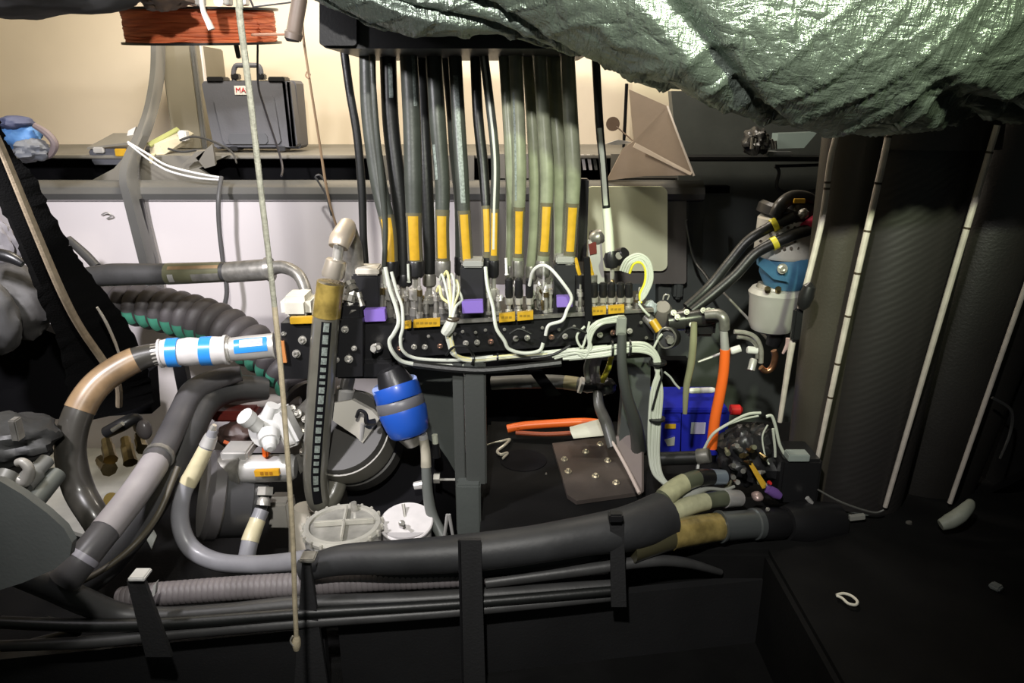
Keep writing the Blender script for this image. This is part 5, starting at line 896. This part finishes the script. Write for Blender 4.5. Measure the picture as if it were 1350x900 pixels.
link('neck', vc(1026, 370, 388, 1.74, [(0, 20), (.5, 18), (.5, 26), (1, 28)], 24), steeld, t); link('bowl', vc(1020, 378, 436, 1.74, [(0, 20), (.02, 30), (.12, 34), (.25, 32), (.8, 30), (.95, 26), (1, 20)], 32), mat('bowl_g', (.38, .37, .35), .4, var=.15), t); link('bowl_side', vc(1043, 390, 428, 1.78, [(0, 14), (.5, 18), (1, 14)]), mat('bowl_d', (.1, .1, .09), .4), t)
for x in (1012, 1026): link('bowl_bolt', cyl((x, 384, 1.685), (x, 380, 1.68), [(0, 4), (1, 4)], 10), brass, t)
link('base', vc(1022, 434, 455, 1.74, [(0, 12), (1, 9)], 14), blackp, t)
t, pa = hose('upper black hose with yellow band running from the pump down to the left', [(1046, 285, 1.68, 8), (1030, 292, 1.68, 8), (1010, 302, 1.68, 7), (985, 318, 1.68, 6.5), (962, 345, 1.68, 6.5), (935, 378, 1.68, 6.5), (905, 405, 1.66, 6)], rubber); link('yellow_band', pa.x(1016, 1024).g(1.2), yel2, t)
t, pa = hose('lower black hose with yellow band running from the pump down to the left', [(1068, 302, 1.66, 8), (1050, 308, 1.66, 8), (1022, 320, 1.66, 7.5), (995, 335, 1.66, 7), (970, 362, 1.66, 7), (940, 388, 1.66, 7), (912, 410, 1.65, 6)], rubber); link('yellow_band', pa.x(1017, 1026).g(1.2), yel2, t)
# right-hand hose ends
for c, lab, parts in [
 ([(850, 686, 1.3, 15), (872, 660, 1.33, 13), (895, 640, 1.36, 12), (920, 630, 1.38, 11), (938, 629, 1.4, 10), (955, 629, 1.41, 9)], 'upper of the three right-hand hose ends, with a pale green sleeve', [('pale_sleeve', 1.1, 2.4, 1.05, mat('slv1', (.5, .5, .3), .4, var=.3, vscale=40)), ('steel_ferrule', 4, 5, 1.1, mat('fer_bl', (.35, .42, .5), .3, .6)), ('black_cuff', 3, 4, 1.08, blackp)]),
 ([(845, 702, 1.28, 13), (875, 682, 1.31, 12), (905, 668, 1.34, 12), (935, 660, 1.37, 11), (955, 657, 1.38, 11), (974, 657, 1.4, 10)], 'middle of the three right-hand hose ends, with a pale green sleeve', [('pale_sleeve', 1.3, 2.9, 1.05, mat('slv2', (.5, .5, .32), .4, var=.3, vscale=40)), ('steel_ferrule', 4, 5, 1.1, alu)])]:
    hose(lab, c, mat('hose_green_end', (.09, .1, .065), .3, coat=.5, var=.2), parts)
t, pa = hose('lowest and thickest right-hand hose end, amber with a steel collar', [(830, 722, 1.24, 20), (875, 708, 1.27, 19), (910, 700, 1.3, 19), (948, 694, 1.33, 18)], mat('hose_amb', (.06, .055, .03), .35, coat=.5)); link('amber_sleeve', pa.uu(1.1, 2.95).g(1.04), mat('amb2', (.34, .26, .09), .25, coat=.6, var=.55, vscale=30), t)
link('steel_collar', cyl((948, 694, 1.33), (1000, 690, 1.36), [(0, 21), (.05, 21), (.06, 19), (.85, 19), (.87, 21), (1, 21)], 24), mat('colr', (.22, .24, .24), .3, .7), t)
link('black_cuff', cyl((1000, 690, 1.36), (1034, 690, 1.38), [(0, 19), (.2, 21), (.8, 21), (1, 18)], 24), blackp, t)
for x, y in [(997, 688), (1018, 689), (1012, 671)]: bolt(P(x, y, 1.345), (0, -1, .1), .003, t, 'screw')
hose('thin grey-white strap between the upper two right-hand hose ends', [(898, 655, 1.36, 4), (918, 648, 1.37, 5), (935, 644, 1.38, 2.5), (955, 645, 1.39, 2), (968, 641, 1.4, 2)], mat('strpw', (.3, .31, .28), .4), name='strap')
t = T('black_tube', 'black tube with steel collar just below the blue bins', 'tube', P(900, 612, 1.5)); link('tube', cyl((862, 605, 1.5), (922, 603, 1.46), [(0, 9), (1, 9)], 18), rubber, t); link('collar', cyl((919, 602, 1.46), (936, 600, 1.45), [(0, 9.5), (.1, 10.5), (.9, 10.5), (1, 9)], 18), steeld, t); link('bright_clip', pbox(919, 922, 612, 623, 1.45, .01, .001), white, t)
t = T('sensor_cluster', 'dark cluster of small fittings with yellow strip and purple cap right of the blue bins', 'fitting', P(985, 640, 1.42))
link('core', plump(942, 1030, 560, 640, 1.5, .12, .3, 2.5, 4, 26), mat('core', (.02, .02, .022), .35, .2, bump=.5, bscale=60), t); link('yellow_strip', G().poly([P(987, 612, 1.41), P(992, 610, 1.41), P(1010, 637, 1.39), P(1009, 643, 1.39), P(1005, 644, 1.39)], (0, .006, 0)), yel, t)
link('purple_cap', cyl((1012, 644, 1.4), (1028, 654, 1.4), [(0, 6), (.6, 7), (1, 5)], 12), mat('purp2', (.16, .08, .3), .5), t); link('red_dot', cyl((1014, 636, 1.4), (1016, 637, 1.39), [(0, 3), (1, 2)], 10), red, t); link('round_cap', plump(991, 1006, 648, 660, 1.4, .03, .1, 1, 3), mat('capp', (.4, .3, .28), .4, .4), t)
random.seed(21)
for k in range(16):
    x = 955+random.random()*60; y = 585+random.random()*60; link('stud', cyl((x, y, 1.43), (x+random.uniform(-8, 8), y+random.uniform(-2, 8), 1.41), [(0, 2), (.5, 2), (.5, 3.4), (1, 3.4)], 8), [steeld, steel, brass, mat('olv%d' % k, (.2, .2, .13), .4, .3)][k % 4], t)
for i, c in enumerate([[(928, 592, 1.46), (940, 572, 1.45), (960, 558, 1.45), (985, 546, 1.45), (1003, 544, 1.45)], [(958, 560, 1.45), (980, 552, 1.45), (1000, 548, 1.45)], [(1010, 549, 1.45), (1018, 549, 1.45), (1023, 562, 1.45), (1028, 585, 1.45), (1035, 600, 1.45)], [(1019, 565, 1.45), (1022, 590, 1.45), (1022, 602, 1.45)], [(1012, 560, 1.45), (1006, 575, 1.45), (1008, 600, 1.44), (1014, 612, 1.43)]]):
    cab('white_cable', c, [2.4, 1.6, 2.6, 2.2, 1.4][i], wcable, ['bright cable arching from the black tube over the dark cluster', 'thinner cable under the bright arch', 'pale cable bending down right of the dark cluster', 'short pale cable hanging inside the right bend', 'thin cable curling down the middle of the cluster'][i])
t = T('junction_box', 'black box with grey lid label at the foot of the left mast rod', 'box', P(1055, 650, 1.42)); link('box_body', pbox(1028, 1082, 607, 665, 1.42, .1, .006), blackp, t); link('grey_lid', pbox(1040, 1068, 600, 609, 1.415, .03, .002), mat('lidg', (.28, .32, .3), .5), t)
t = T('mast_foot', 'black mast foot fitting with small steel tabs', 'mast foot', P(1100, 700, 1.38)); link('y_fitting', cyl((1034, 690, 1.38), (1100, 688, 1.42), [(0, 22), (.3, 30), (1, 26)], 24), blackp, t); link('base_dome', plump(1080, 1168, 655, 712, 1.5, .14, .12, 1.6, 3, 24), dwall, t)
link('tab', pbox(1121, 1141, 680, 686, 1.41, .01, .001, roll=-8), mat('tabl', (.4, .4, .36), .4, .3), t); link('tab', cyl((1064, 656, 1.4), (1070, 663, 1.4), [(0, 3), (1, 3)], 8), alu, t); link('tab', cyl((1198, 688, 1.42), (1200, 696, 1.42), [(0, 4), (1, 3)], 8), steeld, t); link('lip_seam', Path([(1078, 645, 1.42, 1.2), (1110, 662, 1.41, 1.4), (1150, 675, 1.41, 1.4), (1165, 672, 1.41, 1.2)], 5).g(1, 6), mat('seaml', (.12, .12, .11), .4), t)
one('pale_wedge', Path([(1240, 692, 1.36, 7), (1252, 687, 1.36, 10), (1265, 679, 1.36, 10), (1276, 668, 1.37, 8), (1280, 661, 1.38, 5)], 8).g(1, 16), mat('wedgep', (.30, .32, .27), .55, var=.25, vscale=30), 'pale grey-green foam wedge lying at the foot of the mast on the right', 'wedge')
t = T('string_loop', 'small white loop of string lying on the black deck', 'string', P(1118, 790, 1.1))
zz = zd+.008; lp = [(1103, 784), (1112, 782), (1122, 785), (1130, 792), (1128, 797), (1118, 795), (1110, 788), (1103, 785)]
W = [(*Pz(x, y, zz), .0026) for x, y in lp]; link('loop', Path(W, 6, world=True).g(1, 8), mat('loopw', (.85, .82, .7), .6), t)
one('faint_scrap', G().box(Pz(1313, 773, zd+.006), (.02, .02, .01), Matrix.Rotation(.6, 3, 'Z'), .003), gplate, 'tiny grey scrap on the black deck at the far right', 'scrap')
